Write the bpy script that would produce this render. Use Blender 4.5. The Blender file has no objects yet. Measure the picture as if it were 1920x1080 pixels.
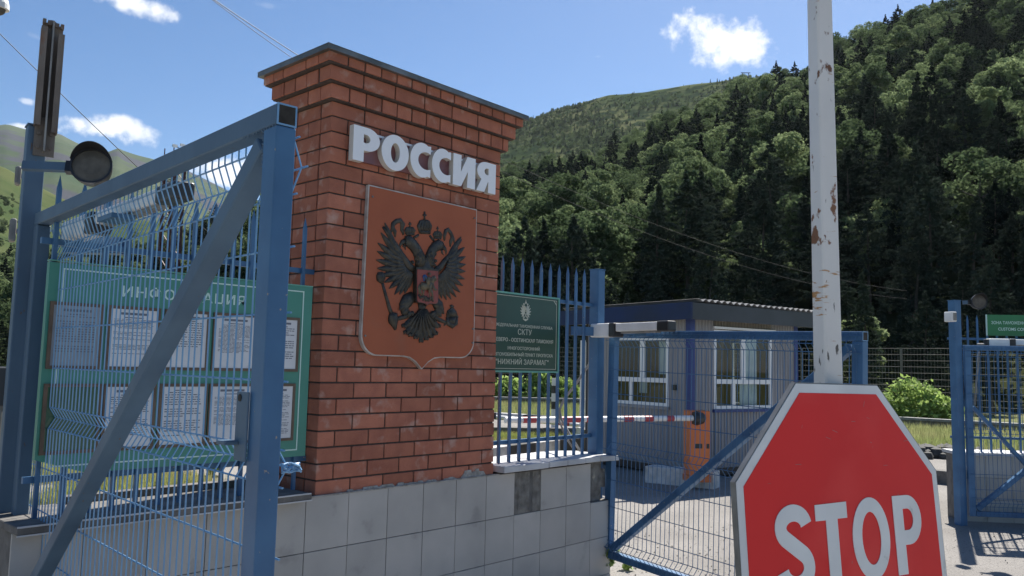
import bpy, bmesh, math, random
import numpy as np
from mathutils import Vector, Matrix
PI = math.pi
sc = bpy.context.scene
COL = sc.collection

# ------------------------------------------------------------------ camera
YAW, PITCH, ROLL, FPX = 0.832, 0.0967, 0.0221, 1519.0
CAM = np.array([-2.887, -4.19, 1.785])
def basis():
    cy, sy, cp, sp = math.cos(YAW), math.sin(YAW), math.cos(PITCH), math.sin(PITCH)
    f = np.array([sy*cp, cy*cp, sp]); r = np.array([cy, -sy, 0]); u = np.cross(r, f)
    c, s = math.cos(ROLL), math.sin(ROLL)
    return np.array([c*r + s*u, -s*r + c*u, f])
CM = basis()
cd = bpy.data.cameras.new('camera'); cam = bpy.data.objects.new('camera', cd); COL.objects.link(cam)
cd.sensor_width = 36; cd.lens = FPX/1920*36; cd.clip_start = 0.05; cd.clip_end = 30000
m4 = Matrix.Identity(4)
for i in range(3):
    m4[i][0], m4[i][1], m4[i][2], m4[i][3] = CM[0][i], CM[1][i], -CM[2][i], CAM[i]
cam.matrix_world = m4
sc.camera = cam
# measuring helpers: a pixel of the 1920x1080 photo gives a sight line, cut with a real plane or distance
def ray(x, y): return np.array([(x-960)/FPX, (540-y)/FPX, 1.0]) @ CM
def onY(x, y, Y): d = ray(x, y); return CAM + d*((Y-CAM[1])/d[1])
def onZ(x, y, Z=0.0): d = ray(x, y); return CAM + d*((Z-CAM[2])/d[2])
def atD(x, y, D): return CAM + D*ray(x, y)
def onP(x, y, P, n):
    d = ray(x, y); n = np.array(n, float); return CAM + d*(((np.array(P)-CAM) @ n)/(d @ n))
def azel(x, y): d = ray(x, y); return math.atan2(d[0], d[1]), d[2]/math.hypot(d[0], d[1])

# ------------------------------------------------------------------ light and exposure
SUN_AZ, SUN_EL = math.radians(75), math.radians(50)
SUN_STRENGTH, SKY_STRENGTH, EXPOSURE = 5.0, 0.060, 1.1
sd = np.array([math.sin(SUN_AZ)*math.cos(SUN_EL), math.cos(SUN_AZ)*math.cos(SUN_EL), math.sin(SUN_EL)])
HAZE = 0.000035
sl = bpy.data.lights.new('sun', 'SUN'); sl.energy = SUN_STRENGTH; sl.angle = math.radians(0.5); sl.color = (1, .955, .88)
so = bpy.data.objects.new('sun', sl); COL.objects.link(so)
so.rotation_euler = Vector(-sd).to_track_quat('-Z', 'Y').to_euler()
so.location = (20, 5, 40)
W = bpy.data.worlds.new("World"); sc.world = W; W.use_nodes = True
nt = W.node_tree; nt.nodes.clear()
out = nt.nodes.new('ShaderNodeOutputWorld'); bg = nt.nodes.new('ShaderNodeBackground'); bg.inputs[1].default_value = SKY_STRENGTH
sky = nt.nodes.new('ShaderNodeTexSky'); sky.sky_type = 'NISHITA'; sky.sun_disc = False
sky.sun_elevation = SUN_EL; sky.sun_rotation = SUN_AZ
sky.altitude = 1500; sky.air_density = 1.0; sky.dust_density = 1.1; sky.ozone_density = 2.2
def wn(t, **k):
    n = nt.nodes.new(t)
    for a, b in k.items(): setattr(n, a, b)
    return n
def wmath(op, a, b=None, c=None):
    n = wn('ShaderNodeMath', operation=op)
    for i, v in enumerate((a, b, c)):
        if v is None: continue
        if isinstance(v, (int, float)): n.inputs[i].default_value = v
        else: nt.links.new(v, n.inputs[i])
    return n.outputs[0]
def wdot(vec, v):
    n = wn('ShaderNodeVectorMath', operation='DOT_PRODUCT'); nt.links.new(vec, n.inputs[0]); n.inputs[1].default_value = v
    return n.outputs['Value']
gen = wn('ShaderNodeTexCoord').outputs['Generated']
noi = wn('ShaderNodeTexNoise'); noi.inputs['Scale'].default_value = 17; noi.inputs['Detail'].default_value = 9; noi.inputs['Roughness'].default_value = .6
nt.links.new(gen, noi.inputs['Vector'])
noi2 = wn('ShaderNodeTexNoise'); noi2.inputs['Scale'].default_value = 60; noi2.inputs['Detail'].default_value = 6
nt.links.new(gen, noi2.inputs['Vector'])
# drifting fair-weather clouds: (pixel centre, half sizes, tilt, density)
CLOUDS = [(1350, 74, 100, 40, .22, 1.2), (1380, 108, 74, 36, .0, 1.15), (250, 8, 95, 20, .15, .95), (190, 240, 92, 27, .05, 1.15), (248, 244, 50, 24, .3, .9),
          (430, 325, 80, 30, 0, 1.2), (52, 190, 14, 7, 0, .55), (1120, 106, 14, 5, 0, .18), (40, 237, 25, 7, 0, .8), (70, 70, 30, 8, .2, .12), (500,10,40,8,0,.1)]
tot = None
for (x, y, sx, sy, tilt, dens) in CLOUDS:
    d = ray(x, y); d = d/np.linalg.norm(d)
    r = np.cross(d, [0, 0, 1]); r /= np.linalg.norm(r); u = np.cross(r, d)
    ct, st = math.cos(-tilt), math.sin(-tilt); r, u = ct*r+st*u, -st*r+ct*u
    c = wdot(gen, d); c2 = wmath('MAXIMUM', c, .05)
    a = wmath('MULTIPLY', wmath('DIVIDE', wdot(gen, r), c2), FPX/sx*1.04); b = wmath('MULTIPLY', wmath('DIVIDE', wdot(gen, u), c2), FPX/sy*1.04)
    q = wmath('ADD', wmath('MULTIPLY', a, a), wmath('MULTIPLY', b, b))
    v = wmath('SUBTRACT', 1.0, wmath('POWER', q, .55))
    v = wmath('ADD', v, wmath('MULTIPLY', wmath('SUBTRACT', noi.outputs['Fac'], .52), 3.4))
    v = wmath('ADD', v, wmath('MULTIPLY', wmath('SUBTRACT', noi2.outputs['Fac'], .5), 1.1))
    v = wmath('MULTIPLY', v, wmath('LESS_THAN', q, 6.0))
    n = wn('ShaderNodeMapRange', interpolation_type='SMOOTHSTEP'); nt.links.new(v, n.inputs[0])
    n.inputs[1].default_value = 0.0; n.inputs[2].default_value = .85; n.inputs[4].default_value = dens
    v = wmath('MULTIPLY', n.outputs[0], wmath('GREATER_THAN', c, .2))
    tot = v if tot is None else wmath('MAXIMUM', tot, v)
mx = wn('ShaderNodeMix', data_type='RGBA'); mx.clamp_factor = True
hs = wn('ShaderNodeHueSaturation'); hs.inputs['Saturation'].default_value = 1.25; nt.links.new(sky.outputs[0], hs.inputs['Color'])
nt.links.new(tot, mx.inputs[0]); nt.links.new(hs.outputs[0], mx.inputs[6]); mx.inputs[7].default_value = (8.6, 8.8, 9.2, 1)
nt.links.new(mx.outputs[2], bg.inputs[0]); nt.links.new(bg.outputs[0], out.inputs[0])
sc.view_settings.view_transform = 'Standard'; sc.view_settings.look = 'None'
sc.view_settings.exposure = EXPOSURE; sc.view_settings.gamma = 1; sc.view_settings.use_curve_mapping = False

# ------------------------------------------------------------------ materials
def mat(name, c1, c2=None, rough=.6, scale=6, lo=.35, hi=.65, bump=0, bscale=40, metal=0, c3=None, s3=12, lo3=.62, hi3=.7, island=0, objvar=0,
        stretch=None, spec=.5, detail=6, transl=0, sheen=None, streak=None):
    m = bpy.data.materials.new(name); m.use_nodes = True; t = m.node_tree; N = t.nodes; L = t.links
    b = N['Principled BSDF']; b.inputs['Roughness'].default_value = rough; b.inputs['Metallic'].default_value = metal
    b.inputs['Specular IOR Level'].default_value = spec
    tc = N.new('ShaderNodeTexCoord').outputs['Object']
    if stretch:
        mp = N.new('ShaderNodeMapping'); mp.inputs['Scale'].default_value = stretch; L.new(tc, mp.inputs[0]); tc = mp.outputs[0]
    def ns(s, d=detail):
        n = N.new('ShaderNodeTexNoise'); n.inputs['Scale'].default_value = s; n.inputs['Detail'].default_value = d; L.new(tc, n.inputs['Vector']); return n.outputs['Fac']
    def rng(f, a, z):
        n = N.new('ShaderNodeMapRange'); n.inputs[1].default_value = a; n.inputs[2].default_value = z; L.new(f, n.inputs[0]); return n.outputs[0]
    def mixc(f, a, z):
        n = N.new('ShaderNodeMix'); n.data_type = 'RGBA'
        L.new(f, n.inputs[0])
        for i, v in ((6, a), (7, z)):
            if isinstance(v, tuple): n.inputs[i].default_value = (*v[:3], 1)
            else: L.new(v, n.inputs[i])
        return n.outputs[2]
    col = c1
    if c2: col = mixc(rng(ns(scale), lo, hi), c1, c2)
    if island:
        g = N.new('ShaderNodeNewGeometry').outputs['Random Per Island']
        n = N.new('ShaderNodeHueSaturation')
        mr = N.new('ShaderNodeMapRange'); L.new(g, mr.inputs[0]); mr.inputs[3].default_value = 1-island; mr.inputs[4].default_value = 1+island
        L.new(mr.outputs[0], n.inputs['Value'])
        if isinstance(col, tuple): n.inputs['Color'].default_value = (*col, 1)
        else: L.new(col, n.inputs['Color'])
        col = n.outputs[0]
    if objvar:
        g = N.new('ShaderNodeObjectInfo').outputs['Random']
        n = N.new('ShaderNodeHueSaturation')
        mr = N.new('ShaderNodeMapRange'); L.new(g, mr.inputs[0]); mr.inputs[3].default_value = 1-objvar; mr.inputs[4].default_value = 1+objvar
        L.new(mr.outputs[0], n.inputs['Value'])
        m2 = N.new('ShaderNodeMath'); m2.operation = 'MULTIPLY_ADD'; L.new(g, m2.inputs[0]); m2.inputs[1].default_value = -.035; m2.inputs[2].default_value = .515
        L.new(m2.outputs[0], n.inputs['Hue'])
        if isinstance(col, tuple): n.inputs['Color'].default_value = (*col, 1)
        else: L.new(col, n.inputs['Color'])
        col = n.outputs[0]
    if c3: col = mixc(rng(ns(s3, 8), lo3, hi3), col, c3)
    if isinstance(col, tuple): b.inputs['Base Color'].default_value = (*col, 1)
    else: L.new(col, b.inputs['Base Color'])
    if bump:
        bn = N.new('ShaderNodeBump'); bn.inputs['Strength'].default_value = bump; bn.inputs['Distance'].default_value = .02
        L.new(ns(bscale, 8), bn.inputs['Height']); L.new(bn.outputs[0], b.inputs['Normal'])
    if transl:
        tr = N.new('ShaderNodeBsdfTranslucent'); ms = N.new('ShaderNodeMixShader'); ms.inputs[0].default_value = transl
        if isinstance(col, tuple): tr.inputs[0].default_value = (*col, 1)
        else: L.new(col, tr.inputs[0])
        o = N['Material Output']; L.new(b.outputs[0], ms.inputs[1]); L.new(tr.outputs[0], ms.inputs[2]); L.new(ms.outputs[0], o.inputs[0])
    return m
M = {}
M['brick'] = mat('brick', (.40, .155, .100), (.32, .122, .082), .9, 9, spec=.15, island=.17, bump=.35, bscale=90, c3=(.50, .36, .30), s3=10, lo3=.57, hi3=.85)
M['joint'] = mat('joint', (.05, .035, .03), (.08, .055, .045), .95, 30)
M['mortar'] = mat('mortar', (.42, .40, .37), (.25, .23, .2), .95, 25, bump=.8, bscale=60)
M['tin'] = mat('tin', (.20, .20, .19), (.11, .11, .10), .42, 5, metal=.6, bump=.15, bscale=20)
M['tile'] = mat('tile', (.43, .405, .38), (.35, .335, .315), .5, 2.5, spec=.3, island=.10, c3=(.24, .23, .22), s3=5, lo3=.62, hi3=.8, bump=.05, bscale=120)
M['slab'] = mat('slab', (.50, .50, .51), (.40, .40, .41), .5, 5, island=.05, c3=(.30, .29, .27), s3=9, lo3=.62, hi3=.75)
M['concrete'] = mat('concrete', (.22, .21, .19), (.12, .11, .10), .95, 14, bump=1.0, bscale=25, c3=(.36, .33, .27), s3=9, lo3=.6, hi3=.7)
M['blue'] = mat('blue_paint', (.062, .158, .295), (.040, .106, .212), .45, spec=.35, scale=3.5, bump=.08, bscale=14, c3=(.28, .25, .22), s3=42, lo3=.70, hi3=.73)
# 3.5, bump=.08, bscale=14, c3=(.16, .075, .04), s3=11, lo3=.705, hi3=.76)
M['blue_dull'] = mat('blue_paint_weathered', (.092, .150, .215), (.066, .112, .170), .55, 4, spec=.3, stretch=(1, 1, .4), bump=.1, bscale=16, c3=(.13, .09, .07), s3=34, lo3=.69, hi3=.73)
M['wire'] = mat('wire_paint_sunlit', (.17, .34, .53), (.14, .28, .46), .35, 8)  # paler blue puts the sunlit wire edges into the colour
M['blue_deep'] = mat('blue_panel', (.022, .045, .20), (.020, .040, .16), .5, 3)
M['rusty'] = mat('rusty_steel', (.17, .145, .125), (.09, .07, .055), .75, 7, stretch=(1, 1, .35), c3=(.17, .07, .03), s3=10, lo3=.56, hi3=.66, bump=.4, bscale=30)
M['galv'] = mat('galvanised', (.30, .29, .27), (.20, .19, .18), .55, 9, metal=.4)
M['white_rust'] = mat('white_paint_rusting', (.74, .715, .68), (.62, .60, .57), .45, 4, c3=(.15, .06, .022), s3=44, lo3=.69, hi3=.715, stretch=(1, 1, .5), bump=.1, bscale=25)
def pole_rust():
    m = M['white_rust']; t = m.node_tree; N = t.nodes; L = t.links; b = N['Principled BSDF']
    src = b.inputs['Base Color'].links[0].from_socket
    tc = N.new('ShaderNodeTexCoord').outputs['Object']; sp = N.new('ShaderNodeSeparateXYZ'); L.new(tc, sp.inputs[0])
    def mth(op, a, c):
        n = N.new('ShaderNodeMath'); n.operation = op; n.use_clamp = False
        for i, v in enumerate((a, c)):
            if isinstance(v, (int, float)): n.inputs[i].default_value = v
            else: L.new(v, n.inputs[i])
        return n.outputs[0]
    def noise(sc, stretch):
        mp = N.new('ShaderNodeMapping'); mp.inputs['Scale'].default_value = stretch; L.new(tc, mp.inputs[0])
        n = N.new('ShaderNodeTexNoise'); n.inputs['Scale'].default_value = sc; n.inputs['Detail'].default_value = 7; L.new(mp.outputs[0], n.inputs['Vector']); return n.outputs['Fac']
    for z0, w, sc, st, col in ((2.16, .10, 30, (1, 1, .8), (.20, .085, .035)), (1.985, .075, 34, (.6, .6, 3.2), (.42, .22, .08)), (1.82, .05, 40, (1.6, 1.6, .5), (.10, .09, .08)), (2.52, .05, 40, (1, 1, .6), (.16, .07, .03))):
        d = mth('DIVIDE', mth('SUBTRACT', sp.outputs[2], z0), w); band = mth('MAXIMUM', mth('SUBTRACT', 1.0, mth('MULTIPLY', d, d)), 0.0)
        v = mth('ADD', noise(sc, st), mth('MULTIPLY', band, .135))
        mr = N.new('ShaderNodeMapRange'); mr.inputs[1].default_value = .70; mr.inputs[2].default_value = .745; L.new(v, mr.inputs[0])
        mx_ = N.new('ShaderNodeMix'); mx_.data_type = 'RGBA'; L.new(mr.outputs[0], mx_.inputs[0]); L.new(src, mx_.inputs[6]); mx_.inputs[7].default_value = (*col, 1); src = mx_.outputs[2]
    L.new(src, b.inputs['Base Color'])
pole_rust()
M['white'] = mat('white_paint', (.74, .74, .73), (.62, .62, .61), .5, 6)
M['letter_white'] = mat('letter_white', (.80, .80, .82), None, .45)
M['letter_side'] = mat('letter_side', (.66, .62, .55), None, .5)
M['plum'] = mat('backing_plate', (.20, .085, .085), (.17, .07, .075), .4, 8)
M['shield'] = mat('shield_paint', (.37, .108, .052), (.33, .094, .046), .55, 3, spec=.2, c3=(.29, .11, .065), s3=2.2, lo3=.6, hi3=.75, bump=.04, bscale=30)
M['shield_edge'] = mat('shield_edge', (.52, .48, .44), (.34, .28, .24), .6, 10)
M['bronze'] = mat('bronze', (.026, .024, .020), (.065, .056, .042), .40, 26, metal=.35, bump=.3, bscale=90)
M['bronze_light'] = mat('bronze_light', (.15, .12, .075), (.10, .08, .05), .45, 30, metal=.4)
M['red_enamel'] = mat('red_enamel', (.25, .045, .03), (.2, .035, .025), .4, 10)
M['blue_enamel'] = mat('blue_enamel', (.02, .07, .20), None, .4)
M['green'] = mat('board_green', (.052, .230, .175), (.045, .205, .155), .45, 2)
M['green_dark'] = mat('sign_green', (.010, .055, .036), (.009, .045, .030), .35, 3)
M['green_mid'] = mat('sign_mid_green', (.02, .17, .06), (.018, .14, .05), .4, 3)
M['mint'] = mat('pale_mint_paint', (.50, .66, .60), None, .5)
M['mint_edge'] = mat('mint_edge', (.13, .36, .28), (.10, .30, .24), .4, 9)
M['cream'] = mat('cream_lettering', (.50, .50, .40), None, .5)
M['paper'] = mat('paper', (.62, .62, .63), (.54, .545, .56), .6, 3)
M['paper_grey'] = mat('paper_grey', (.26, .29, .33), (.20, .23, .26), .5, 4)
M['ink'] = mat('ink', (.13, .14, .17), None, .7)
M['wood'] = mat('frame_wood', (.13, .09, .06), (.09, .06, .04), .6, 15)
M['glass_green'] = mat('green_glass', (.022, .085, .06), (.035, .10, .06), .12, 4)
M['stop_red'] = mat('stop_red', (.74, .034, .032), (.68, .030, .030), .5, 2.5, spec=.15, c3=(.82, .075, .065), s3=2.6, lo3=.5, hi3=.75)
M['stop_white'] = mat('stop_white', (.72, .72, .70), (.62, .62, .61), .42, 7, c3=(.33, .33, .31), s3=14, lo3=.68, hi3=.78)
M['alu'] = mat('plate_edge', (.20, .20, .20), (.14, .14, .135), .45, 18, metal=.5)
M['black'] = mat('black_plastic', (.016, .016, .018), (.024, .024, .026), .4, 15)
M['hollow_shade'] = mat('hollow_shade', (.02, .018, .016), (.05, .045, .038), .95, 20)  # dark colour standing in for the shade inside holes
M['lens'] = mat('lamp_lens', (.085, .078, .066), (.13, .118, .10), .6, 18, spec=.2)
M['cladding'] = mat('cladding', (.27, .265, .275), (.23, .225, .235), .5, 2.5, stretch=(1, 1, .3), bump=.03, bscale=12)
M['cladding_top'] = mat('cladding_timber', (.22, .20, .165), (.17, .155, .13), .7, 6)
M['fascia'] = mat('fascia', (.020, .038, .105), (.026, .038, .075), .6, 1.4, spec=.2)
M['fascia_grey'] = mat('fascia_grey', (.045, .05, .058), (.032, .036, .042), .5, 2)
M['pvc'] = mat('white_pvc', (.75, .75, .75), None, .35)
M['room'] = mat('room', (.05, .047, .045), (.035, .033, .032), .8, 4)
M['curtain'] = mat('curtain', (.55, .64, .68), (.46, .55, .60), .8, 6)
M['wood_brown'] = mat('brown_wood', (.17, .12, .085), (.12, .085, .06), .7, 7)
M['slate'] = mat('roof_slate', (.24, .24, .24), (.17, .17, .17), .8, 7)
M['orange'] = mat('orange_paint', (.62, .165, .040), (.54, .135, .035), .45, 3)
M['boom_scuff'] = mat('scuffs', (.55, .22, .20), (.40, .12, .11), .7, 30)
M['boom_red'] = mat('boom_red', (.36, .05, .06), None, .5)
M['lattice'] = mat('lattice_red', (.13, .04, .03), (.09, .03, .025), .6, 3)
M['asphalt'] = mat('asphalt', (.31, .293, .275), (.215, .203, .19), .95, .7, lo=.3, hi=.7, detail=12, bump=.9, bscale=60, c3=(.12, .112, .106), s3=38, lo3=.60, hi3=.68, spec=0)
M['asphalt_dark'] = mat('asphalt_patch', (.14, .135, .13), (.11, .107, .104), .95, 3, bump=.5, bscale=60)
M['gravel'] = mat('gravel_dirt', (.33, .30, .26), (.20, .185, .16), .95, 16, bump=.9, bscale=45, spec=0)
M['soil'] = mat('soil_grass', (.155, .165, .080), (.12, .14, .062), .95, .8, c3=(.20, .17, .10), s3=1.7, lo3=.52, hi3=.7, spec=0)
M['kerb_white'] = mat('kerb_white', (.62, .61, .60), (.42, .41, .39), .8, 7, bump=.3, bscale=30)
M['kerb_black'] = mat('kerb_black', (.035, .034, .033), (.06, .058, .055), .8, 9)
M['kerb_grey'] = mat('kerb_grey', (.16, .15, .14), (.09, .085, .08), .9, 9, bump=.4, bscale=30)
M['grass'] = mat('grass_blades', (.30, .34, .10), (.40, .36, .16), .7, .7, island=.35, transl=.35, spec=0)
M['meadow'] = mat('meadow_blades', (.28, .34, .12), (.38, .37, .18), .7, .5, island=.35, transl=.35, spec=0)
M['leaf_bush'] = mat('bush_leaves', (.32, .42, .13), (.24, .34, .10), .7, 2, island=.35, transl=.4, spec=.15)
M['leaf_dec'] = mat('deciduous_leaves', (.165, .215, .108), (.105, .150, .072), .8, .35, island=.3, objvar=.45, transl=.36, spec=0)
M['leaf_con'] = mat('conifer_needles', (.046, .062, .046), (.032, .044, .034), .85, .4, island=.3, objvar=.35, transl=.14, spec=0)
M['bark'] = mat('bark', (.09, .075, .06), (.055, .045, .035), .9, 6)
M['forest_floor'] = mat('forest_floor', (.035, .042, .020), (.05, .055, .026), .95, .08, spec=0)
M['far_hill'] = mat('far_hill_grass', (.050, .072, .030), (.120, .128, .062), .95, .012, lo=.4, hi=.62, detail=12, c3=(.026, .042, .022), s3=.09, lo3=.47, hi3=.55, spec=0)
M['mid_hill'] = mat('mid_hill_grass', (.046, .070, .030), (.078, .092, .042), .95, .02, lo=.4, hi=.62, detail=12, c3=(.04, .06, .03), s3=.03, lo3=.53, hi3=.60, spec=0)
M['mountain'] = mat('mountain_grass', (.048, .072, .042), (.072, .090, .054), .95, .003, detail=12, c3=(.060, .062, .072), s3=.0045, lo3=.53, hi3=.57, bump=1, bscale=.02, spec=0)

def glass(name):
    m = bpy.data.materials.new(name); m.use_nodes = True; t = m.node_tree; N = t.nodes; L = t.links
    o = N['Material Output']; N.remove(N['Principled BSDF'])
    g = N.new('ShaderNodeBsdfGlossy'); g.inputs['Roughness'].default_value = .02
    tr = N.new('ShaderNodeBsdfTransparent'); tr.inputs[0].default_value = (.80, .86, .86, 1)
    lw = N.new('ShaderNodeLayerWeight'); pw = N.new('ShaderNodeMath'); pw.operation = 'POWER'; pw.inputs[1].default_value = 3.5; L.new(lw.outputs['Facing'], pw.inputs[0]); fr = N.new('ShaderNodeMath'); fr.operation = 'MULTIPLY_ADD'; fr.inputs[1].default_value = .8; fr.inputs[2].default_value = .055; L.new(pw.outputs[0], fr.inputs[0])
    ms = N.new('ShaderNodeMixShader'); L.new(fr.outputs[0], ms.inputs[0]); L.new(tr.outputs[0], ms.inputs[1]); L.new(g.outputs[0], ms.inputs[2])
    L.new(ms.outputs[0], o.inputs[0]); return m
M['glass'] = glass('window_glass')

# ------------------------------------------------------------------ mesh helpers
class MB:
    def __init__(s): s.v = []; s.f = []; s.m = []; s.mi = 0; s.mats = None
    def add(s, vs, fs):
        o = len(s.v); s.v += [tuple(map(float, q)) for q in vs]
        for f in fs: s.f.append(tuple(i+o for i in f)); s.m.append(s.mi)
        return s
    def hexa(s, p):
        return s.add(p, [(0, 3, 2, 1), (4, 5, 6, 7), (0, 1, 5, 4), (1, 2, 6, 5), (2, 3, 7, 6), (3, 0, 4, 7)])
    def box(s, x0, x1, y0, y1, z0, z1):
        return s.hexa([(x0, y0, z0), (x1, y0, z0), (x1, y1, z0), (x0, y1, z0), (x0, y0, z1), (x1, y0, z1), (x1, y1, z1), (x0, y1, z1)])
    def bar(s, a, b, w, h, up=(0, 0, 1)):   # square bar between two points
        a, b = np.array(a, float), np.array(b, float); d = b-a; d /= np.linalg.norm(d)
        n = np.cross(d, up); n /= np.linalg.norm(n); u = np.cross(n, d)
        q = [(-1, -1), (1, -1), (1, 1), (-1, 1)]
        return s.hexa([a+n*i*w/2+u*j*h/2 for i, j in q]+[b+n*i*w/2+u*j*h/2 for i, j in q])
    def tube(s, pts, r, n=8, cap=True, flat=None, twist=0):
        pts = [np.array(p, float) for p in pts]; K = len(pts)
        rs = r if isinstance(r, (list, tuple)) else [r]*K
        vs = []; prev = None
        for i, p in enumerate(pts):
            d = pts[min(i+1, K-1)]-pts[max(i-1, 0)]; d = d/(np.linalg.norm(d)+1e-12)
            if flat is not None: a = np.cross(d, flat); a /= np.linalg.norm(a)+1e-12; b = np.array(flat, float)
            else:
                ref = prev if prev is not None else (np.array([0, 0, 1.]) if abs(d[2]) < .9 else np.array([1., 0, 0]))
                a = np.cross(d, ref); a /= np.linalg.norm(a)+1e-12; b = np.cross(a, d); prev = b
            for k in range(n):
                t = 2*PI*k/n + twist; vs.append(p+rs[i]*(a*math.cos(t)+b*math.sin(t)*(1 if flat is None else s.flatk)))
        fs = [(i*n+k, i*n+(k+1) % n, (i+1)*n+(k+1) % n, (i+1)*n+k) for i in range(K-1) for k in range(n)]
        if cap: fs += [tuple(range(n))[::-1], tuple((K-1)*n+k for k in range(n))]
        return s.add(vs, fs)
    flatk = .6
    def prism(s, loop, f0, f1):   # loop of 2D points; f0/f1 map (a,b) to 3D on the front / back
        n = len(loop)
        vs = [f0(a, b) for a, b in loop]+[f1(a, b) for a, b in loop]
        return s.add(vs, [tuple(range(n)), tuple(range(2*n-1, n-1, -1))]+[(i, i+n, (i+1) % n+n, (i+1) % n) for i in range(n)])
    def cyl(s, a, b, r, n=20, r2=None): return s.tube([a, b], [r, r if r2 is None else r2], n)
    def ball(s, c, r, sy=1, n=10, m=6):
        vs = [(c[0], c[1], c[2]+r)]
        for i in range(1, m):
            t = PI*i/m
            for k in range(n): vs.append((c[0]+r*math.sin(t)*math.cos(2*PI*k/n), c[1]+sy*r*math.sin(t)*math.sin(2*PI*k/n), c[2]+r*math.cos(t)))
        vs.append((c[0], c[1], c[2]-r)); L = len(vs)-1
        fs = [(0, 1+k, 1+(k+1) % n) for k in range(n)]
        for i in range(m-2):
            for k in range(n): fs.append((1+i*n+k, 1+(i+1)*n+k, 1+(i+1)*n+(k+1) % n, 1+i*n+(k+1) % n))
        fs += [(L, 1+(m-2)*n+(k+1) % n, 1+(m-2)*n+k) for k in range(n)]
        return s.add(vs, fs)
    def build(s, name, mt, parent=None, bevel=0, seg=1, smooth=False, local=False, label=None):
        me = bpy.data.meshes.new(name)
        vs = s.v
        if parent is not None and not local:
            inv = WM[parent.name].inverted(); vs = [tuple(inv @ Vector(q)) for q in vs]
        me.from_pydata(vs, [], s.f); me.update()
        mts = mt if isinstance(mt, (list, tuple)) else [mt]
        for k in mts: me.materials.append(M[k] if isinstance(k, str) else k)
        if len(mts) > 1: me.polygons.foreach_set('material_index', s.m)
        bm = bmesh.new(); bm.from_mesh(me); bmesh.ops.recalc_face_normals(bm, faces=bm.faces); bm.to_mesh(me); bm.free()
        if smooth: me.shade_smooth()
        o = bpy.data.objects.new(name, me); COL.objects.link(o)
        if parent is not None: o.parent = parent; WM[o.name] = WM[parent.name]
        else: WM[o.name] = Matrix.Identity(4)
        if bevel:
            md = o.modifiers.new('bevel', 'BEVEL'); md.width = bevel; md.segments = seg; md.limit_method = 'ANGLE'; md.angle_limit = .6
        if label: o['label'] = label
        return o
WM = {}
def tag(o, label=None, cat=None, group=None, kind=None):
    if label: o['label'] = label
    if cat: o['category'] = cat
    if group: o['group'] = group
    if kind: o['kind'] = kind
    return o
def thing(name, label, cat, loc=(0, 0, 0), rot=(0, 0, 0), group=None):
    o = bpy.data.objects.new(name, None); COL.objects.link(o); o.empty_display_size = .2
    o.location = loc; o.rotation_euler = rot if isinstance(rot, tuple) else (0, 0, rot)
    WM[o.name] = Matrix.LocRotScale(Vector(loc), o.rotation_euler, None)
    return tag(o, label, cat, group)
def curve_mesh(loops=None, text=None, offset=0, extrude=0, bevel=0, res=8, spacing=1):
    cu = bpy.data.curves.new('outline', 'FONT' if text is not None else 'CURVE')
    if text is not None: cu.body = text; cu.size = 1; cu.align_x = 'LEFT'; cu.space_character = spacing
    else:
        cu.dimensions = '2D'
        for lp in loops:
            sp = cu.splines.new('POLY'); sp.points.add(len(lp)-1); sp.use_cyclic_u = True
            for i, q in enumerate(lp): sp.points[i].co = (q[0], q[1], 0, 1)
    cu.fill_mode = 'BOTH'; cu.extrude = extrude; cu.bevel_depth = bevel; cu.offset = offset; cu.resolution_u = res
    o = bpy.data.objects.new('outline', cu)
    me = bpy.data.meshes.new_from_object(o)
    v = np.array([q.co[:] for q in me.vertices]).reshape(-1, 3); f = [tuple(p.vertices) for p in me.polygons]
    bpy.data.objects.remove(o); bpy.data.curves.remove(cu); bpy.data.meshes.remove(me)
    return v, f
def put_text(mb, text, x0, x1, z0, z1, fn, offset=0, depth=.0012, spacing=1.0):
    """lettering stretched into the rectangle x0..x1, z0..z1; fn maps (x, z, out) to 3D"""
    v, f = curve_mesh(text=text, offset=offset, extrude=.5, res=3, spacing=spacing)
    a, b = v.min(0), v.max(0)
    X = x0+(v[:, 0]-a[0])/(b[0]-a[0])*(x1-x0); Z = z0+(v[:, 1]-a[1])/(b[1]-a[1])*(z1-z0)
    mb.add([fn(x, z, (w+.5)*depth) for x, z, w in zip(X, Z, v[:, 2])], f)
def arc(cx, cy, rx, ry, a0, a1, n=14):
    return [(cx+rx*math.cos(math.radians(a0+(a1-a0)*i/n)), cy+ry*math.sin(math.radians(a0+(a1-a0)*i/n))) for i in range(n+1)]
def np_mesh(name, v, f, mt, k=4):
    me = bpy.data.meshes.new(name); n = len(f)
    me.vertices.add(len(v)); me.vertices.foreach_set('co', np.asarray(v, np.float32).ravel())
    me.loops.add(n*k); me.loops.foreach_set('vertex_index', np.asarray(f, np.int32).ravel())
    me.polygons.add(n); me.polygons.foreach_set('loop_start', np.arange(0, n*k, k, dtype=np.int32))
    me.update(calc_edges=True); me.materials.append(M[mt]); return me
def link(me, name, parent=None):
    o = bpy.data.objects.new(name, me); COL.objects.link(o)
    if parent is not None: o.parent = parent
    WM[o.name] = Matrix.Identity(4) if parent is None else WM[parent.name]
    return o
RNG = np.random.default_rng(7); random.seed(7)

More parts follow.
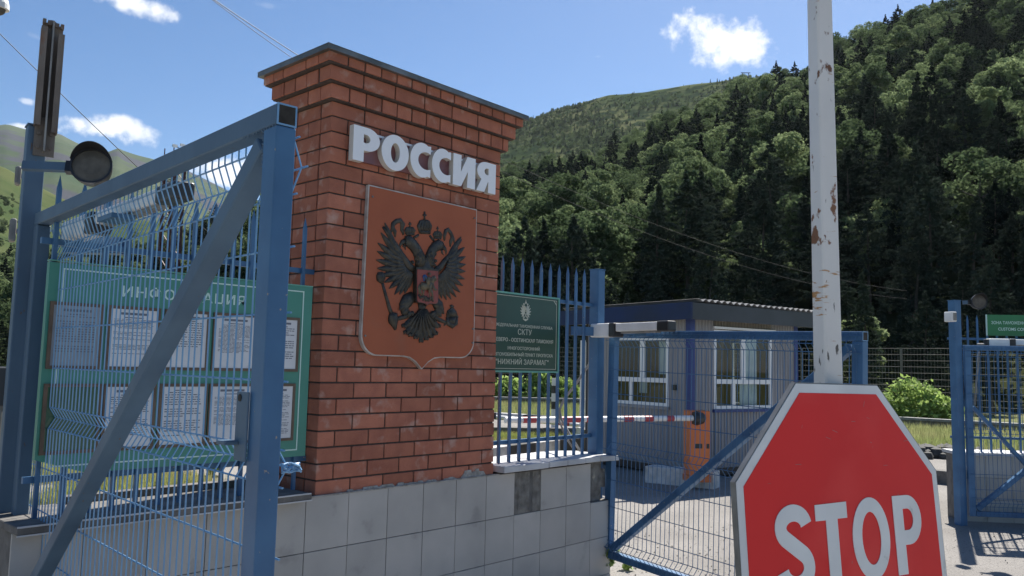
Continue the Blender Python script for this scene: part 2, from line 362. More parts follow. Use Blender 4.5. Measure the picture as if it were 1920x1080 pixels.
# ------------------------------------------------------------------ ground, roads, hills
def sheet(name, poly, z, mt):
    mb = MB(); mb.add([(x, y, z) for x, y in poly], [tuple(range(len(poly)))])
    o = mb.build(name, mt); return tag(o, kind='structure')
mb = MB(); R = 4000
mb.add([(R*math.cos(2*PI*k/48), R*math.sin(2*PI*k/48), -.012) for k in range(48)], [tuple(range(48))])
tag(mb.build('ground', 'soil'), kind='structure')
sheet('gravel', [(-14, -1), (2.2, .0), (2.6, 6.0), (1.9, 8.1), (.6, 9.9), (-14, 17)], -.004, 'gravel')
sheet('asphalt_yard', [(-25, -30), (12.2, -30), (12.1, -.4), (12.3, 1.2), (12.9, 6.3), (8.2, 6.35), (7.6, 8), (3.0, 12), (2.2, 6.0), (1.6, 0.4), (-25, .4)], .004, 'asphalt')
sheet('far_road', [(12.35, -25), (16.5, -25), (16.6, .8), (17.3, 14.8), (16.0, 26), (10.0, 26), (12.76, 10.6), (14.3, 9.05), (13.4, 6.0), (12.4, 0)], .004, 'asphalt')
sheet('asphalt_patch', [(4.9, -1.2), (6.2, -1.5), (7.2, -.2), (6.0, .4)], .008, 'asphalt_dark')

def ridge_fn(pts):
    A = sorted(azel(x, y) for x, y in pts); a = np.array([q[0] for q in A]); e = np.array([q[1] for q in A])
    return lambda az: np.interp(az, a, e)
def fbm(x, y, seed=0, octv=5):
    r = np.random.default_rng(seed); s = 0; amp = 1
    for o in range(octv):
        for _ in range(3):
            t = r.uniform(0, 2*PI); ph = r.uniform(0, 2*PI); s = s+amp*np.sin((x*math.cos(t)+y*math.sin(t))*2**o+ph)/3
        amp *= .5
    return s
def hill(name, mt, el, a0, a1, r0, r1, drop, shape, bump, bscale, na, nr, seed, z0=-.6, back=1.35, rz=None):
    """height field in polar form round the view point: foot at r0, crest at r1, then falling away behind"""
    az = np.linspace(a0, a1, na); rr = np.concatenate([np.linspace(r0, r1, nr), np.linspace(r1, r1*back, 8)[1:]])
    A, Rr = np.meshgrid(az, rr, indexing='ij'); Z = hz(A, Rr, el, r0, r1, drop, shape, z0)
    X = CAM[0]+Rr*np.sin(A); Y = CAM[1]+Rr*np.cos(A)
    tt = np.clip((Rr-r0)/(r1-r0), 0, 1)
    Z = Z+bump*fbm(X/bscale, Y/bscale, seed)*np.minimum(1, tt*4)
    v = np.stack([X, Y, Z], -1).reshape(-1, 3); n2 = len(rr)
    i, j = np.meshgrid(np.arange(na-1), np.arange(n2-1), indexing='ij'); k = (i*n2+j).ravel()
    f = np.stack([k, k+n2, k+n2+1, k+1], 1)[:, ::-1]
    me = np_mesh(name, v, f, mt); me.shade_smooth()
    return tag(link(me, name), kind='structure')
def hz(A, Rr, el, r0, r1, drop, shape, z0):
    top = CAM[2]+el(A)*r1-drop; t = np.clip((Rr-r0)/(r1-r0), 0, 1)
    Z = z0+(top-z0)*t**shape
    return np.where(Rr > r1, top-(Rr-r1)*.55, Z)
D2 = math.radians
el_forest = ridge_fn([(-500, 440), (-150, 440), (20, 445), (100, 455), (200, 455), (300, 430), (400, 380), (480, 365), (600, 350), (800, 325), (940, 318), (1075, 296), (1127, 283),
                      (1190, 254), (1257, 212), (1314, 192), (1387, 155), (1438, 137), (1516, 130), (1567, 78), (1611, 50), (1655, 22), (1711, 22), (1755, 3), (1850, -25), (1920, -40), (2300, -60)])
FP = dict(r0=46., r1=250., drop=8.5, shape=1.12, z0=-.6)
hill('forest_hill', 'forest_floor', el_forest, D2(-8), D2(97), bump=1.2, bscale=16, na=150, nr=60, seed=3, **FP)
el_far = ridge_fn([(500, 330), (800, 270), (940, 242), (987, 223), (1034, 205), (1091, 192), (1143, 179), (1210, 174), (1283, 161), (1350, 150), (1387, 144), (1418, 142), (1485, 148), (1560, 165), (1700, 230), (1900, 330)])
FF = dict(r0=300., r1=760., drop=2.0, shape=.95, z0=10)
hill('far_hill', 'far_hill', el_far, D2(30), D2(80), bump=2.5, bscale=55, na=180, nr=60, seed=5, **FF)
el_mid = ridge_fn([(-400, 290), (0, 314), (20, 325), (60, 350), (120, 375), (200, 400), (300, 412), (420, 432), (600, 470)])
FM = dict(r0=240., r1=560., drop=1.0, shape=1.0, z0=5)
hill('grassy_hill', 'mid_hill', el_mid, D2(-5), D2(40), bump=4, bscale=50, na=120, nr=50, seed=8, **FM)
el_mtn = ridge_fn([(-500, 250), (-200, 215), (0, 227), (13, 226), (43, 235), (75, 240), (113, 243), (140, 254), (173, 266), (200, 273), (212, 272), (220, 267), (229, 273), (253, 283), (287, 297), (340, 318), (400, 342), (450, 362), (560, 420), (700, 470)])
hill('mountain', 'mountain', el_mtn, D2(-5), D2(45), bump=32, bscale=260, na=200, nr=80, seed=12, r0=700., r1=3000., drop=10, shape=1.0, z0=20)

# ------------------------------------------------------------------ brick pillar
H = .098; Z0 = 1.08                      # one course; top of the first course
def zi(k): return Z0+H*k
root = thing('brick_pillar', 'tall red brick pillar with corbelled top carrying white letters and an eagle shield', 'pillar', (.775, .255, .97))
def course(mb, n, proj, z, kind_front, kind_side, hgt=None):
    x0, x1, y0, y1 = -proj, 1.55+proj, -proj, .51+proj
    g = .005
    zt = z+(hgt or H)-.010
    def run(a, b, first, unit):
        edges = [a]; x = a+first
        while x < b-.03: edges.append(x); x += unit
        edges.append(b); return edges
    dp = .115
    ef = run(x0, x1, kind_front[0], kind_front[1]); es = run(y0, y1, kind_side[0], kind_side[1])
    E = len(ef)-1
    jit = lambda: random.uniform(-.0022, .0022)
    for i in range(E):
        a = ef[i]+(g if i else 0); b = ef[i+1]-(g if i < E-1 else 0)
        j = jit(); mb.box(a, b, y0+j, y0+dp, z+.0, zt); j = jit(); mb.box(a, b, y1-dp, y1+j, z, zt)
    for i in range(len(es)-1):
        a = max(es[i]+g, y0+dp+g) ; b = min(es[i+1]-g, y1-dp-g)
        if b-a < .02: continue
        j = jit(); mb.box(x0+j, x0+dp, a, b, z, zt); j = jit(); mb.box(x1-dp, x1+j, a, b, z, zt)
mb = MB(); zb = .985
mb2 = MB()
for n in range(-1, 24):
    A = (.125, .26) if n % 2 == 0 else (.255, .26)
    S = (.255, .26) if n % 2 == 0 else (.125, .26)
    if n == -1: course(mb, n, 0, zb+.004, A, S, zi(0)-zb-.004)
    else: course(mb, n, 0, zi(n), A, S)
mb.build('brick_shaft', 'brick', root, bevel=.003)
mb2.box(.009, 1.541, .009, .501, .972, 3.44); mb2.build('mortar_core', 'joint', root)
mb = MB()
course(mb, 24, .04, zi(24), (.14, .13), (.255, .26)); course(mb, 25, .08, zi(25), (.255, .26), (.13, .13)); course(mb, 26, .12, zi(26), (.145, .13), (.255, .26), .095)
co = mb.build('brick_cornice', 'brick', root, bevel=.003)
mb = MB()
for k, pz in ((24, .04), (25, .08), (26, .12)): mb.box(-pz+.009, 1.541+pz, -pz+.009, .501+pz, zi(k)-.008, zi(k)+.09)
mb.build('mortar_core', 'joint', root)
mb = MB()
mb.box(-.15, 1.70, -.15, .66, 3.682, 3.716)
mb.add([(-.153, -.153, 3.716), (1.703, -.153, 3.716), (1.703, .663, 3.716), (-.153, .663, 3.716), (.2, .255, 3.735), (1.35, .255, 3.735)], [(0, 1, 5, 4), (1, 2, 5), (2, 3, 4, 5), (3, 0, 4)])
mb.build('metal_cap', 'tin', root)
mb = MB()   # ragged mortar smeared along the foot of the pillar
for i in range(46):
    x = random.uniform(.15, 1.52); w = random.uniform(.02, .07); h = random.uniform(.006, .03)*(2.0 if 1.25 < x < 1.5 else .8)
    mb.hexa([(x-w, -.012, .984), (x+w, -.012, .984), (x+w, .004, .984), (x-w, .004, .984), (x-w*.5, -.006, .984+h), (x+w*.6, -.006, .984+h), (x+w*.6, .004, .984+h), (x-w*.5, .004, .984+h)])
mb.build('mortar_smear', 'mortar', root)

# raised letters on the pillar
def fr(y): return lambda x, z, w: (x, y-w, z)
root = thing('country_name_lettering', 'raised white bold letters spelling РОССИЯ high on the brick pillar', 'sign lettering', (.775, -.02, 3.17))
LW = dict()
def lett(u):  # outlines in a unit box
    if u == 'Р': return [[(0, 0), (.40, 0), (.40, .33)]+arc(.52, .665, .48, .335, -90, 90, 16)+[(0, 1)], [(.38, .56)]+arc(.46, .67, .17, .125, -90, 90, 10)+[(.38, .795)]]
    if u == 'О': return [arc(.5, .5, .5, .53, 0, 360, 40)[:-1], arc(.5, .5, .165, .29, 0, 360, 30)[:-1]]
    if u == 'С': return [[(1, .985)]+arc(.58, .5, .58, .53, 62, 298, 34)+[(1, .015), (1, .265)]+arc(.78, .5, .40, .27, 300, 60, 22)+[(1, .735)]]
    if u == 'И': return [[(0, 1), (0, 0), (.37, 0), (.66, .52), (.64, 0), (1, 0), (1, 1), (.63, 1), (.34, .45), (.36, 1)]]
    if u == 'Я': return [[(1, 1)]+arc(.5, .68, .46, .32, 90, 238, 16)+[(.02, .0), (.42, 0), (.60, .36), (.62, .36), (.62, 0), (1, 0)], [(.62, .80)]+arc(.55, .69, .14, .11, 90, 270, 10)+[(.62, .58)]]
for ch, x0, x1 in (('Р', .121, .331), ('О', .347, .577), ('С', .592, .775), ('С', .788, .965), ('И', .989, 1.212), ('Я', 1.223, 1.428)):
    loops = [[(x0+a*(x1-x0), 3.062+b*.226) for a, b in lp] for lp in lett(ch)]
    v, f = curve_mesh(loops, extrude=.0225)
    mb = MB(); mb.mi = 0
    for q in f:
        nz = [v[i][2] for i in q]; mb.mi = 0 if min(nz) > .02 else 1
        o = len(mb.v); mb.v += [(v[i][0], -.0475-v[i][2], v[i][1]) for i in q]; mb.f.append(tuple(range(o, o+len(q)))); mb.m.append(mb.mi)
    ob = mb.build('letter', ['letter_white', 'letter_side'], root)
mb = MB(); mb.box(.16, 1.40, -.024, -.004, 3.075, 3.262); mb.build('backing_plate', 'plum', root)
mb = MB(); mb.box(.16, 1.40, -.030, -.003, 3.262, 3.276); mb.build('backing_trim', 'letter_white', root)

# shield with the double headed eagle
root = thing('eagle_shield', 'red brown shield plaque with dark bronze double headed eagle mounted on the brick pillar', 'plaque', (.78, -.02, 2.35))
SH = [(.283, 2.935), (1.278, 2.930), (1.285, 1.98)]+arc(1.155, 1.965, .13, .128, 0, -90, 10)+[(.96, 1.835)]+[(.90, 1.828), (.845, 1.80), (.79, 1.752), (.735, 1.80), (.68, 1.828), (.62, 1.835)]+arc(.40, 1.965, .128, .13, -90, -180, 10)+[(.272, 1.99)]
v, f = curve_mesh([SH], extrude=.014)
mb = MB()
mb.add([(q[0], -.016-q[2], q[1]) for q in v], f); mb.build('shield_edge', 'shield_edge', root)
cx = sum(q[0] for q in SH)/len(SH); SH2 = [(.78+(x-.78)*.982, 2.36+(z-2.36)*.985) for x, z in SH]
v, f = curve_mesh([SH2], extrude=.002)
mb = MB(); mb.add([(q[0], -.031-q[2], q[1]) for q in v], f); mb.build('shield_face', 'shield', root)
YE = -.0332
def E2(cx_, cy_): q = onY(690+cx_/4, 380+cy_/4, -.045); return np.array([q[0], q[2]])
def blade(mb, b, t, w, h=.012, y=YE, prof=(.55, .9, 1, .92, .62, .12), bend=0):
    b, t = np.array(b, float), np.array(t, float); d = t-b; L = np.linalg.norm(d); d /= L; n = np.array([-d[1], d[0]]); K = len(prof); vs = []
    for i, p_ in enumerate(prof):
        s_ = i/(K-1); c = b+d*L*s_+n*bend*L*math.sin(PI*s_); hw = w/2*p_
        for k_, hh in ((-1, 0), (-.55, .8), (0, 1), (.55, .8), (1, 0)):
            q = c+n*hw*k_; vs.append((q[0], y-.0005-h*hh*(.45+.55*p_), q[1]))
    fs = [(i*5+k_, i*5+k_+1, (i+1)*5+k_+1, (i+1)*5+k_) for i in range(K-1) for k_ in range(4)]
    mb.add(vs, fs)
PXM = abs(E2(400, 500)[0]-E2(500, 500)[0])/100
def rope(mb, pts, rs, k=.7, n=10, y=YE):
    P = [E2(*q) for q in pts]; mb.flatk = k
    if isinstance(rs, (int, float)): rs = [rs]*len(P)
    mb.tube([(q[0], y, q[1]) for q in P], [r*PXM for r in rs], n, flat=(0, 1, 0))
eag = MB()
LT = [(133, 150), (103, 222), (80, 300), (74, 362), (68, 428), (76, 492), (98, 548), (130, 598), (165, 645), (207, 690), (245, 690), (282, 680), (312, 640)]
LB = [(225, 345), (235, 385), (243, 415), (250, 440), (258, 462), (266, 480), (276, 495), (286, 506), (296, 514), (305, 520), (313, 525), (321, 530), (328, 535)]
RT = [(705, 255), (730, 335), (738, 405), (740, 462), (738, 515), (732, 572), (718, 622), (698, 672), (668, 708), (630, 725), (595, 730), (560, 718), (535, 690)]
RB = [(615, 395), (610, 425), (602, 450), (596, 470), (590, 488), (582, 503), (574, 515), (566, 525), (558, 533), (552, 540), (545, 545), (538, 550), (532, 553)]
for T_, B_, sgn in ((LT, LB, 1), (RT, RB, -1)):
    for i, (a, b) in enumerate(zip(T_, B_)): blade(eag, E2(*b), E2(*a), 40*PXM, .013, YE, bend=.03*sgn)
    for i in range(len(T_)-1):   # covert rows
        for fr_, yy in ((.60, -.006), (.36, -.010)):
            a = np.array(T_[i])*.5+np.array(T_[i+1])*.5; b = np.array(B_[i])*.5+np.array(B_[i+1])*.5
            blade(eag, E2(*(b+(b-a)*.05)), E2(*(b+(a-b)*fr_)), 34*PXM, .011, YE+yy, bend=.02*sgn)
rope(eag, [(120, 180), (165, 240), (215, 320), (258, 390), (288, 440), (318, 480), (345, 500)], [8, 14, 17, 20, 24, 24, 22])
rope(eag, [(708, 275), (670, 330), (625, 390), (580, 440), (553, 480), (530, 500), (505, 510)], [7, 12, 15, 18, 20, 20, 18])
# breast, necks, heads
rope(eag, [(432, 560), (430, 490), (428, 450), (420, 420)], [92, 74, 62, 30], .35)
rope(eag, [(405, 480), (398, 410), (372, 355), (345, 315), (310, 285), (285, 285)], [44, 38, 36, 36, 36, 26], .55)
rope(eag, [(285, 290), (262, 297), (250, 315), (248, 340)], [18, 13, 8, 3], .7)
rope(eag, [(270, 318), (285, 330), (290, 352)], [9, 7, 3], .7)
rope(eag, [(455, 480), (470, 410), (488, 360), (512, 328), (545, 315), (568, 322)], [42, 34, 32, 32, 32, 22], .55)
rope(eag, [(566, 328), (585, 345), (594, 365), (592, 388)], [17, 12, 7, 3], .7)
rope(eag, [(560, 350), (562, 372), (575, 392)], [9, 7, 3], .7)
for (a, b) in (((365, 400), (348, 380)), ((350, 450), (328, 440)), ((372, 430), (355, 415)), ((500, 395), (520, 380)), ((505, 440), (525, 432)), ((330, 480), (312, 462)), ((515, 490), (532, 478)), ((500, 470), (515, 462))):
    blade(eag, E2(*a), E2(*b), 22*PXM, .012, YE)
for i in range(30):
    x = random.uniform(370, 490); y = random.uniform(350, 480)
    if abs(x-430) < (430-y)*.3+12 and y < 400: continue
    blade(eag, E2(x, y-14), E2(x+random.uniform(-4, 4), y+16), 20*PXM, .008, YE-.019)
# crowns
def crown(cx_, cy_, w, h, cross):
    rope(eag, [(cx_-w*.46, cy_), (cx_+w*.46, cy_+w*.05)], [w*.12]*2, .8)
    for s_ in (-1, -.5, 0, .5, 1): rope(eag, [(cx_+s_*w*.38, cy_-h*.05), (cx_+s_*w*.52, cy_-h*.45), (cx_+s_*w*.36, cy_-h*.78), (cx_, cy_-h*.92)], [w*.13, w*.14, w*.12, w*.08], .6)
    rope(eag, [(cx_, cy_-h*.85), (cx_, cy_-h-cross)], [w*.07]*2, .9); rope(eag, [(cx_-w*.16, cy_-h-cross*.55), (cx_+w*.16, cy_-h-cross*.55)], [w*.06]*2, .9)
    rope(eag, [(cx_, cy_-h-cross*.05), (cx_, cy_-h+4)], [w*.11, w*.11], .8)
crown(432, 218, 88, 95, 56); crown(322, 232, 66, 52, 36); crown(530, 262, 58, 50, 34)
rope(eag, [(388, 240), (372, 252), (350, 262)], [7, 8, 7]); rope(eag, [(470, 245), (488, 268), (505, 285)], [7, 8, 7])
# ribbons
rope(eag, [(275, 240), (262, 205), (270, 160), (250, 132), (222, 138), (195, 160), (192, 190), (210, 215), (212, 258)], [7, 12, 16, 15, 14, 14, 15, 13, 5], .5)
rope(eag, [(255, 135), (262, 165), (258, 205)], [10, 12, 8], .5); rope(eag, [(195, 180), (184, 205), (186, 222)], [8, 8, 4], .5)
rope(eag, [(582, 285), (580, 250), (592, 210), (608, 200), (628, 225), (640, 260), (626, 298), (624, 330)], [6, 11, 14, 13, 13, 14, 12, 5], .5)
rope(eag, [(640, 240), (652, 275), (656, 305)], [8, 9, 4], .5)
# sceptre and orb
eag.flatk = .8
rope(eag, [(100, 520), (102, 545), (105, 575), (115, 600)], [18, 30, 30, 12], .6)
rope(eag, [(112, 590), (140, 690), (168, 790), (190, 850)], [9, 10, 12, 13])
rope(eag, [(170, 830), (192, 850), (196, 890), (208, 925), (214, 955)], [12, 36, 32, 18, 8], .6)
for a in ((165, 860), (225, 862), (178, 905), (225, 900)): rope(eag, [(195, 875), a], [14, 8], .8)
rope(eag, [(600, 858), (605, 905), (640, 925), (668, 905), (672, 858)], [10, 14, 16, 14, 10], .8); rope(eag, [(640, 860), (638, 915)], [34, 22], .45)
rope(eag, [(596, 850), (680, 858)], [9, 9], 1.0); rope(eag, [(598, 868), (678, 876)], [6, 6], 1.0)
rope(eag, [(638, 850), (638, 820), (637, 795), (636, 785)], [40, 34, 18, 10], .45); rope(eag, [(600, 845), (606, 815), (634, 792), (664, 815), (674, 850)], [6]*5, 1.2)
rope(eag, [(636, 800), (635, 765)], [7, 7], 1); rope(eag, [(622, 776), (649, 778)], [6, 6], 1)
# legs and talons
rope(eag, [(345, 700), (300, 735), (278, 775), (285, 815), (312, 838)], [30, 42, 38, 30, 20], .5)
rope(eag, [(318, 835), (285, 855), (240, 868), (205, 880)], [20, 14, 12, 10])
for a, b in (((285, 740), (250, 770)), ((275, 770), (236, 805)), ((290, 800), (262, 838)), ((315, 820), (300, 862)), ((300, 720), (262, 735)), ((335, 815), (330, 850))): blade(eag, E2(*a), E2(*b), 30*PXM, .014, YE-.008)
rope(eag, [(510, 735), (535, 770), (545, 805), (520, 835), (500, 850)], [30, 38, 34, 26, 20], .5)
rope(eag, [(498, 852), (530, 872), (570, 890), (605, 905)], [18, 13, 11, 9])
for a, b in (((535, 760), (568, 800)), ((545, 790), (570, 835)), ((520, 820), (552, 855)), ((500, 835), (478, 868)), ((500, 820), (470, 845))): blade(eag, E2(*a), E2(*b), 28*PXM, .014, YE-.008)
for c0, s_ in (((212, 880), -1), ((598, 905), 1)):
    for dx, dy in ((-22, 18), (-18, -20), (16, -16), (20, 16)): rope(eag, [c0, (c0[0]+dx, c0[1]+dy)], [8, 4])
# tail
for i, a in enumerate([(276, 935), (290, 985), (325, 1003), (365, 1022), (405, 1048), (445, 1030), (482, 1012), (515, 990), (535, 935)]):
    b = (415+(i-4)*5, 800); blade(eag, E2(*b), E2(*a), 44*PXM, .015, YE, prof=(.3, .45, .7, .95, 1, .5), bend=.05*(1 if i < 4 else -1 if i > 4 else 0))
    rope(eag, [(b[0], b[1]), (b[0]*.3+a[0]*.7, b[1]*.3+a[1]*.7)], [5, 5], 3.6)
    for s_ in (-1, 1): rope(eag, [(a[0]-5*s_, a[1]-20), (a[0]+12*s_, a[1]-14), (a[0]+10*s_, a[1]+2)], [9, 9, 5], 1.2)
rope(eag, [(415, 740), (412, 790), (412, 840)], [38, 26, 22], .5)
eo = eag.build('eagle', 'bronze', root, smooth=True)
# small shield in the middle
mb = MB(); IN = [(345, 487), (513, 503), (512, 745), (500, 762), (440, 762), (425, 775), (410, 760), (355, 750), (345, 735)]
P = [E2(*q) for q in IN]; mb.prism([tuple(q) for q in P], lambda a, b: (a, YE-.034, b), lambda a, b: (a, YE, b)); io = mb.build('inner_shield', 'bronze', eo)
c = np.mean(P, 0); P2 = [c+(q-c)*.93 for q in P]; mb = MB(); mb.prism([tuple(q) for q in P2], lambda a, b: (a, YE-.038, b), lambda a, b: (a, YE-.03, b)); mb.build('inner_shield_face', 'red_enamel', eo)
mb = MB(); Y2 = YE-.038
rope(mb, [(375, 625), (400, 630), (440, 625), (465, 610)], [20, 24, 22, 18], .5, y=Y2)
rope(mb, [(455, 615), (468, 580), (478, 562), (492, 585)], [18, 14, 12, 7], .5, y=Y2)
rope(mb, [(462, 590), (458, 570), (470, 555)], [9, 9, 5], .5, y=Y2)
for pl in ([(378, 630), (370, 665), (385, 700)], [(392, 640), (398, 670), (392, 705)], [(450, 640), (462, 680), (468, 735)], [(466, 628), (482, 655), (495, 655)]): rope(mb, pl, [11, 7, 5], .6, y=Y2)
rope(mb, [(372, 615), (362, 640), (366, 690)], [8, 8, 4], .5, y=Y2)
rope(mb, [(425, 620), (428, 585), (432, 560)], [15, 17, 12], .6, y=Y2-.006); rope(mb, [(436, 545), (438, 530)], [10, 9], .8, y=Y2-.006)
rope(mb, [(432, 575), (415, 590), (440, 640)], [8, 7, 5], .6, y=Y2-.01); rope(mb, [(430, 610), (440, 645), (436, 675)], [9, 8, 5], .6, y=Y2-.01)
rope(mb, [(400, 560), (425, 640), (440, 725)], [3, 3, 3], 1, y=Y2-.012)
mb.build('rider_and_horse', 'bronze_light', eo, smooth=True)
mb = MB(); rope(mb, [(428, 572), (405, 560), (392, 552)], [10, 16, 8], .5, y=Y2); rope(mb, [(410, 570), (398, 590)], [12, 5], .5, y=Y2); mb.build('rider_cape', 'blue_enamel', eo, smooth=True)
mb = MB()
rope(mb, [(358, 690), (372, 715), (400, 705), (425, 730), (455, 715), (470, 745)], [6, 8, 9, 11, 9, 5], .6, y=Y2)
for q in ((390, 735), (410, 742), (440, 745), (420, 700), (455, 735)): rope(mb, [(420, 715), q], [8, 4], .6, y=Y2)
mb.build('serpent', 'bronze', eo, smooth=True)
for x, z in ((.315, 2.86), (1.25, 2.86), (.30, 1.96), (1.262, 1.95), (1.262, 2.05)): mb = MB(); mb.cyl((x, -.031, z), (x, -.0385, z), .007, 10); mb.build('screw', 'alu', root)

# ------------------------------------------------------------------ tiled plinth wall
root = thing('tiled_plinth_wall', 'low grey tiled plinth wall under the brick pillar, one tile missing near its right end', 'wall', (.7, .2, 0))
XJ = [-1.62, -1.31, -1.0, -.69, -.38, -.074, .236, .546, .852, 1.158, 1.462, 1.770, 2.080, 2.402, 2.730, 3.03]
ZJ = [.985, .668, .350, .034, -.02]
mb = MB(); g = .0022
for i in range(len(XJ)-1):
    for j in range(4):
        if i == 11 and j == 0: continue
        if i == 14 and j == 0: continue
        a, b = XJ[i], XJ[i+1]; za, zb_ = ZJ[j+1], ZJ[j]
        jt = random.uniform(-.001, .001)
        zr = zb_-.0 if i != 14 or j != 1 else .655
        mb.box(a+g, b-g, -.02+jt, -.008, za+g, zr-g)
for k in range(2):   # return tiles on the right end
    for j in range(1, 4): mb.box(3.022, 3.032, -.006+.27*k, .26+.27*k, ZJ[j+1]+g, ZJ[j]-g)
mb.build('wall_tiles', 'tile', root, bevel=.0012)
mb = MB(); mb.box(-1.6, 2.725, -.012, .52, -.02, .982); mb.box(2.725, 3.02, -.010, .50, -.02, .66); mb.build('wall_core', 'kerb_grey', root)
mb = MB()   # bare mortar where a tile fell off, broken masonry at the end
for i in range(7): 
    x = 1.775+.0425*i; mb.box(x, x+.04+random.uniform(0, .006), -.0155+random.uniform(0, .004), -.008, .672, .98)
for i in range(46):
    x = random.uniform(2.735, 2.97); z = random.uniform(.66, .95); s_ = random.uniform(.015, .05); y = random.uniform(0, .35)+ (x-2.73)*.1
    dx, dz = random.uniform(-.01, .01), random.uniform(-.02, .02)
    mb.hexa([(x-s_, y-.01, z-s_*1.6), (x+s_*.8, y-.014, z-s_*1.7), (x+s_, y+.3, z-s_*1.5), (x-s_, y+.3, z-s_*1.5), (x-s_*.8+dx, y-.004, z+s_*1.8), (x+s_*.9+dx, y-.008, z+s_*1.5), (x+s_*.8, y+.3, z+s_*1.7), (x-s_*.8, y+.3, z+s_*1.6)])
mb.box(2.732, 2.93, .02, .45, .66, 1.0)
mb.build('bare_masonry', 'concrete', root)
mb = MB(); mb.box(-.085, 1.60, -.024, -.001, .9835, .9905); mb.build('tile_edge_trim', 'mortar', root)
# coping slabs
mb = MB(); mb.mi = 0
mb.box(1.585, 2.10, -.082, .44, 1.0, 1.048)
for a, b in ((2.103, 2.33), (2.333, 2.56), (2.563, 2.78)): mb.box(a, b, -.088+random.uniform(-.003, .003), .44, 1.004, 1.050)
mb.hexa([(2.783, -.088, 1.004), (3.07, -.075, .992), (3.09, .43, .992), (2.783, .44, 1.004), (2.783, -.088, 1.05), (3.06, -.07, 1.034), (3.08, .43, 1.034), (2.783, .44, 1.05)])
mb.build('coping', 'slab', root, bevel=.004, label='pale stone coping to the right of the pillar')
zc = .983
mb = MB(); mb.box(-1.62, -.082, -.092, .46, .985, 1.022); mb.build('coping', 'kerb_grey', root, bevel=.004, label='dark stone coping to the left of the pillar')
mb = MB(); mb.box(-1.62, -.09, -.0955, -.088, 1.018, 1.0255); mb.box(-1.62, -.082, -.0955, -.088, .9795, .9865); mb.build('coping_glint', 'slab', root)  # pale strips painting the sun glint along the coping edges
mb = MB(); mb.box(-1.25, -.15, .40, .47, 1.0225, 1.06); mb.build('rear_ledge', 'kerb_grey', root)

# ------------------------------------------------------------------ picket fences
def picket_fence(name, label, loc, rotz, xs, zb, zt, rails, group, L):
    root = thing(name, label, 'fence', loc, rotz, group)
    for x in xs:
        mb = MB(); w = .010
        mb.box(x-w, x+w, -w, w, zb, zt-.07)
        mb.add([(x-w, -w, zt-.07), (x+w, -w, zt-.07), (x+w, w, zt-.07), (x-w, w, zt-.07), (x, 0, zt)], [(0, 1, 4), (1, 2, 4), (2, 3, 4), (3, 0, 4)])
        mb.build('picket', 'blue', root, local=True)
    for z in rails:
        mb = MB(); mb.box(L[0], L[1], .012, .036, z-.015, z+.015); mb.build('rail', 'blue', root, local=True)
    return root
picket_fence('picket_fence', 'short blue picket fence between the brick pillar and the right gate post', (0, .1, 0), 0, [1.71+.117*i for i in range(10)], 1.05, 2.655, (1.20, 2.345), 'blue picket fences', (1.55, 2.93))
picket_fence('picket_fence', 'blue picket fence carrying the green information board left of the pillar', (0, .1, 0), 0, [-.09-.117*i for i in range(13)], 1.02, 2.675, (1.20, 2.345), 'blue picket fences', (-1.55, 0))

# ------------------------------------------------------------------ information board
root = thing('information_board', 'wide green information board with framed notices on the left picket fence', 'notice board', (-.78, .06, 1.2))
BD = [(-1.53, 2.236), (-.055, 2.242), (-.055, 1.225), (-1.30, 1.225), (-1.53, 1.30)]
mb = MB(); mb.prism(BD, lambda a, b: (a, .040, b), lambda a, b: (a, .075, b)); mb.build('panel', 'green', root)
mb = MB()
def frame(mb, x0, x1, z0, z1, w, y0, y1):
    mb.box(x0, x1, y0, y1, z1-w, z1); mb.box(x0, x1, y0, y1, z0, z0+w); mb.box(x0, x0+w, y0, y1, z0+w, z1-w); mb.box(x1-w, x1, y0, y1, z0+w, z1-w)
frame(mb, -1.47, -.115, 1.262, 2.212, .007, .037, .041); mb.build('border_line', 'mint', root)
mb = MB(); mb.box(-1.53, -.055, .036, .078, 2.242, 2.248); mb.build('panel_edge', 'mint_edge', root)
mb = MB()
v0 = 2.088
pos = np.linspace(-1.185, -.50, 11)
put_text(mb, 'ИНФОРМАЦИЯ', -1.185, -.502, 2.085, 2.155, lambda x, z, w: (x, .040-w, z), offset=.012, spacing=1.15)
mb.build('lettering', 'mint', root)
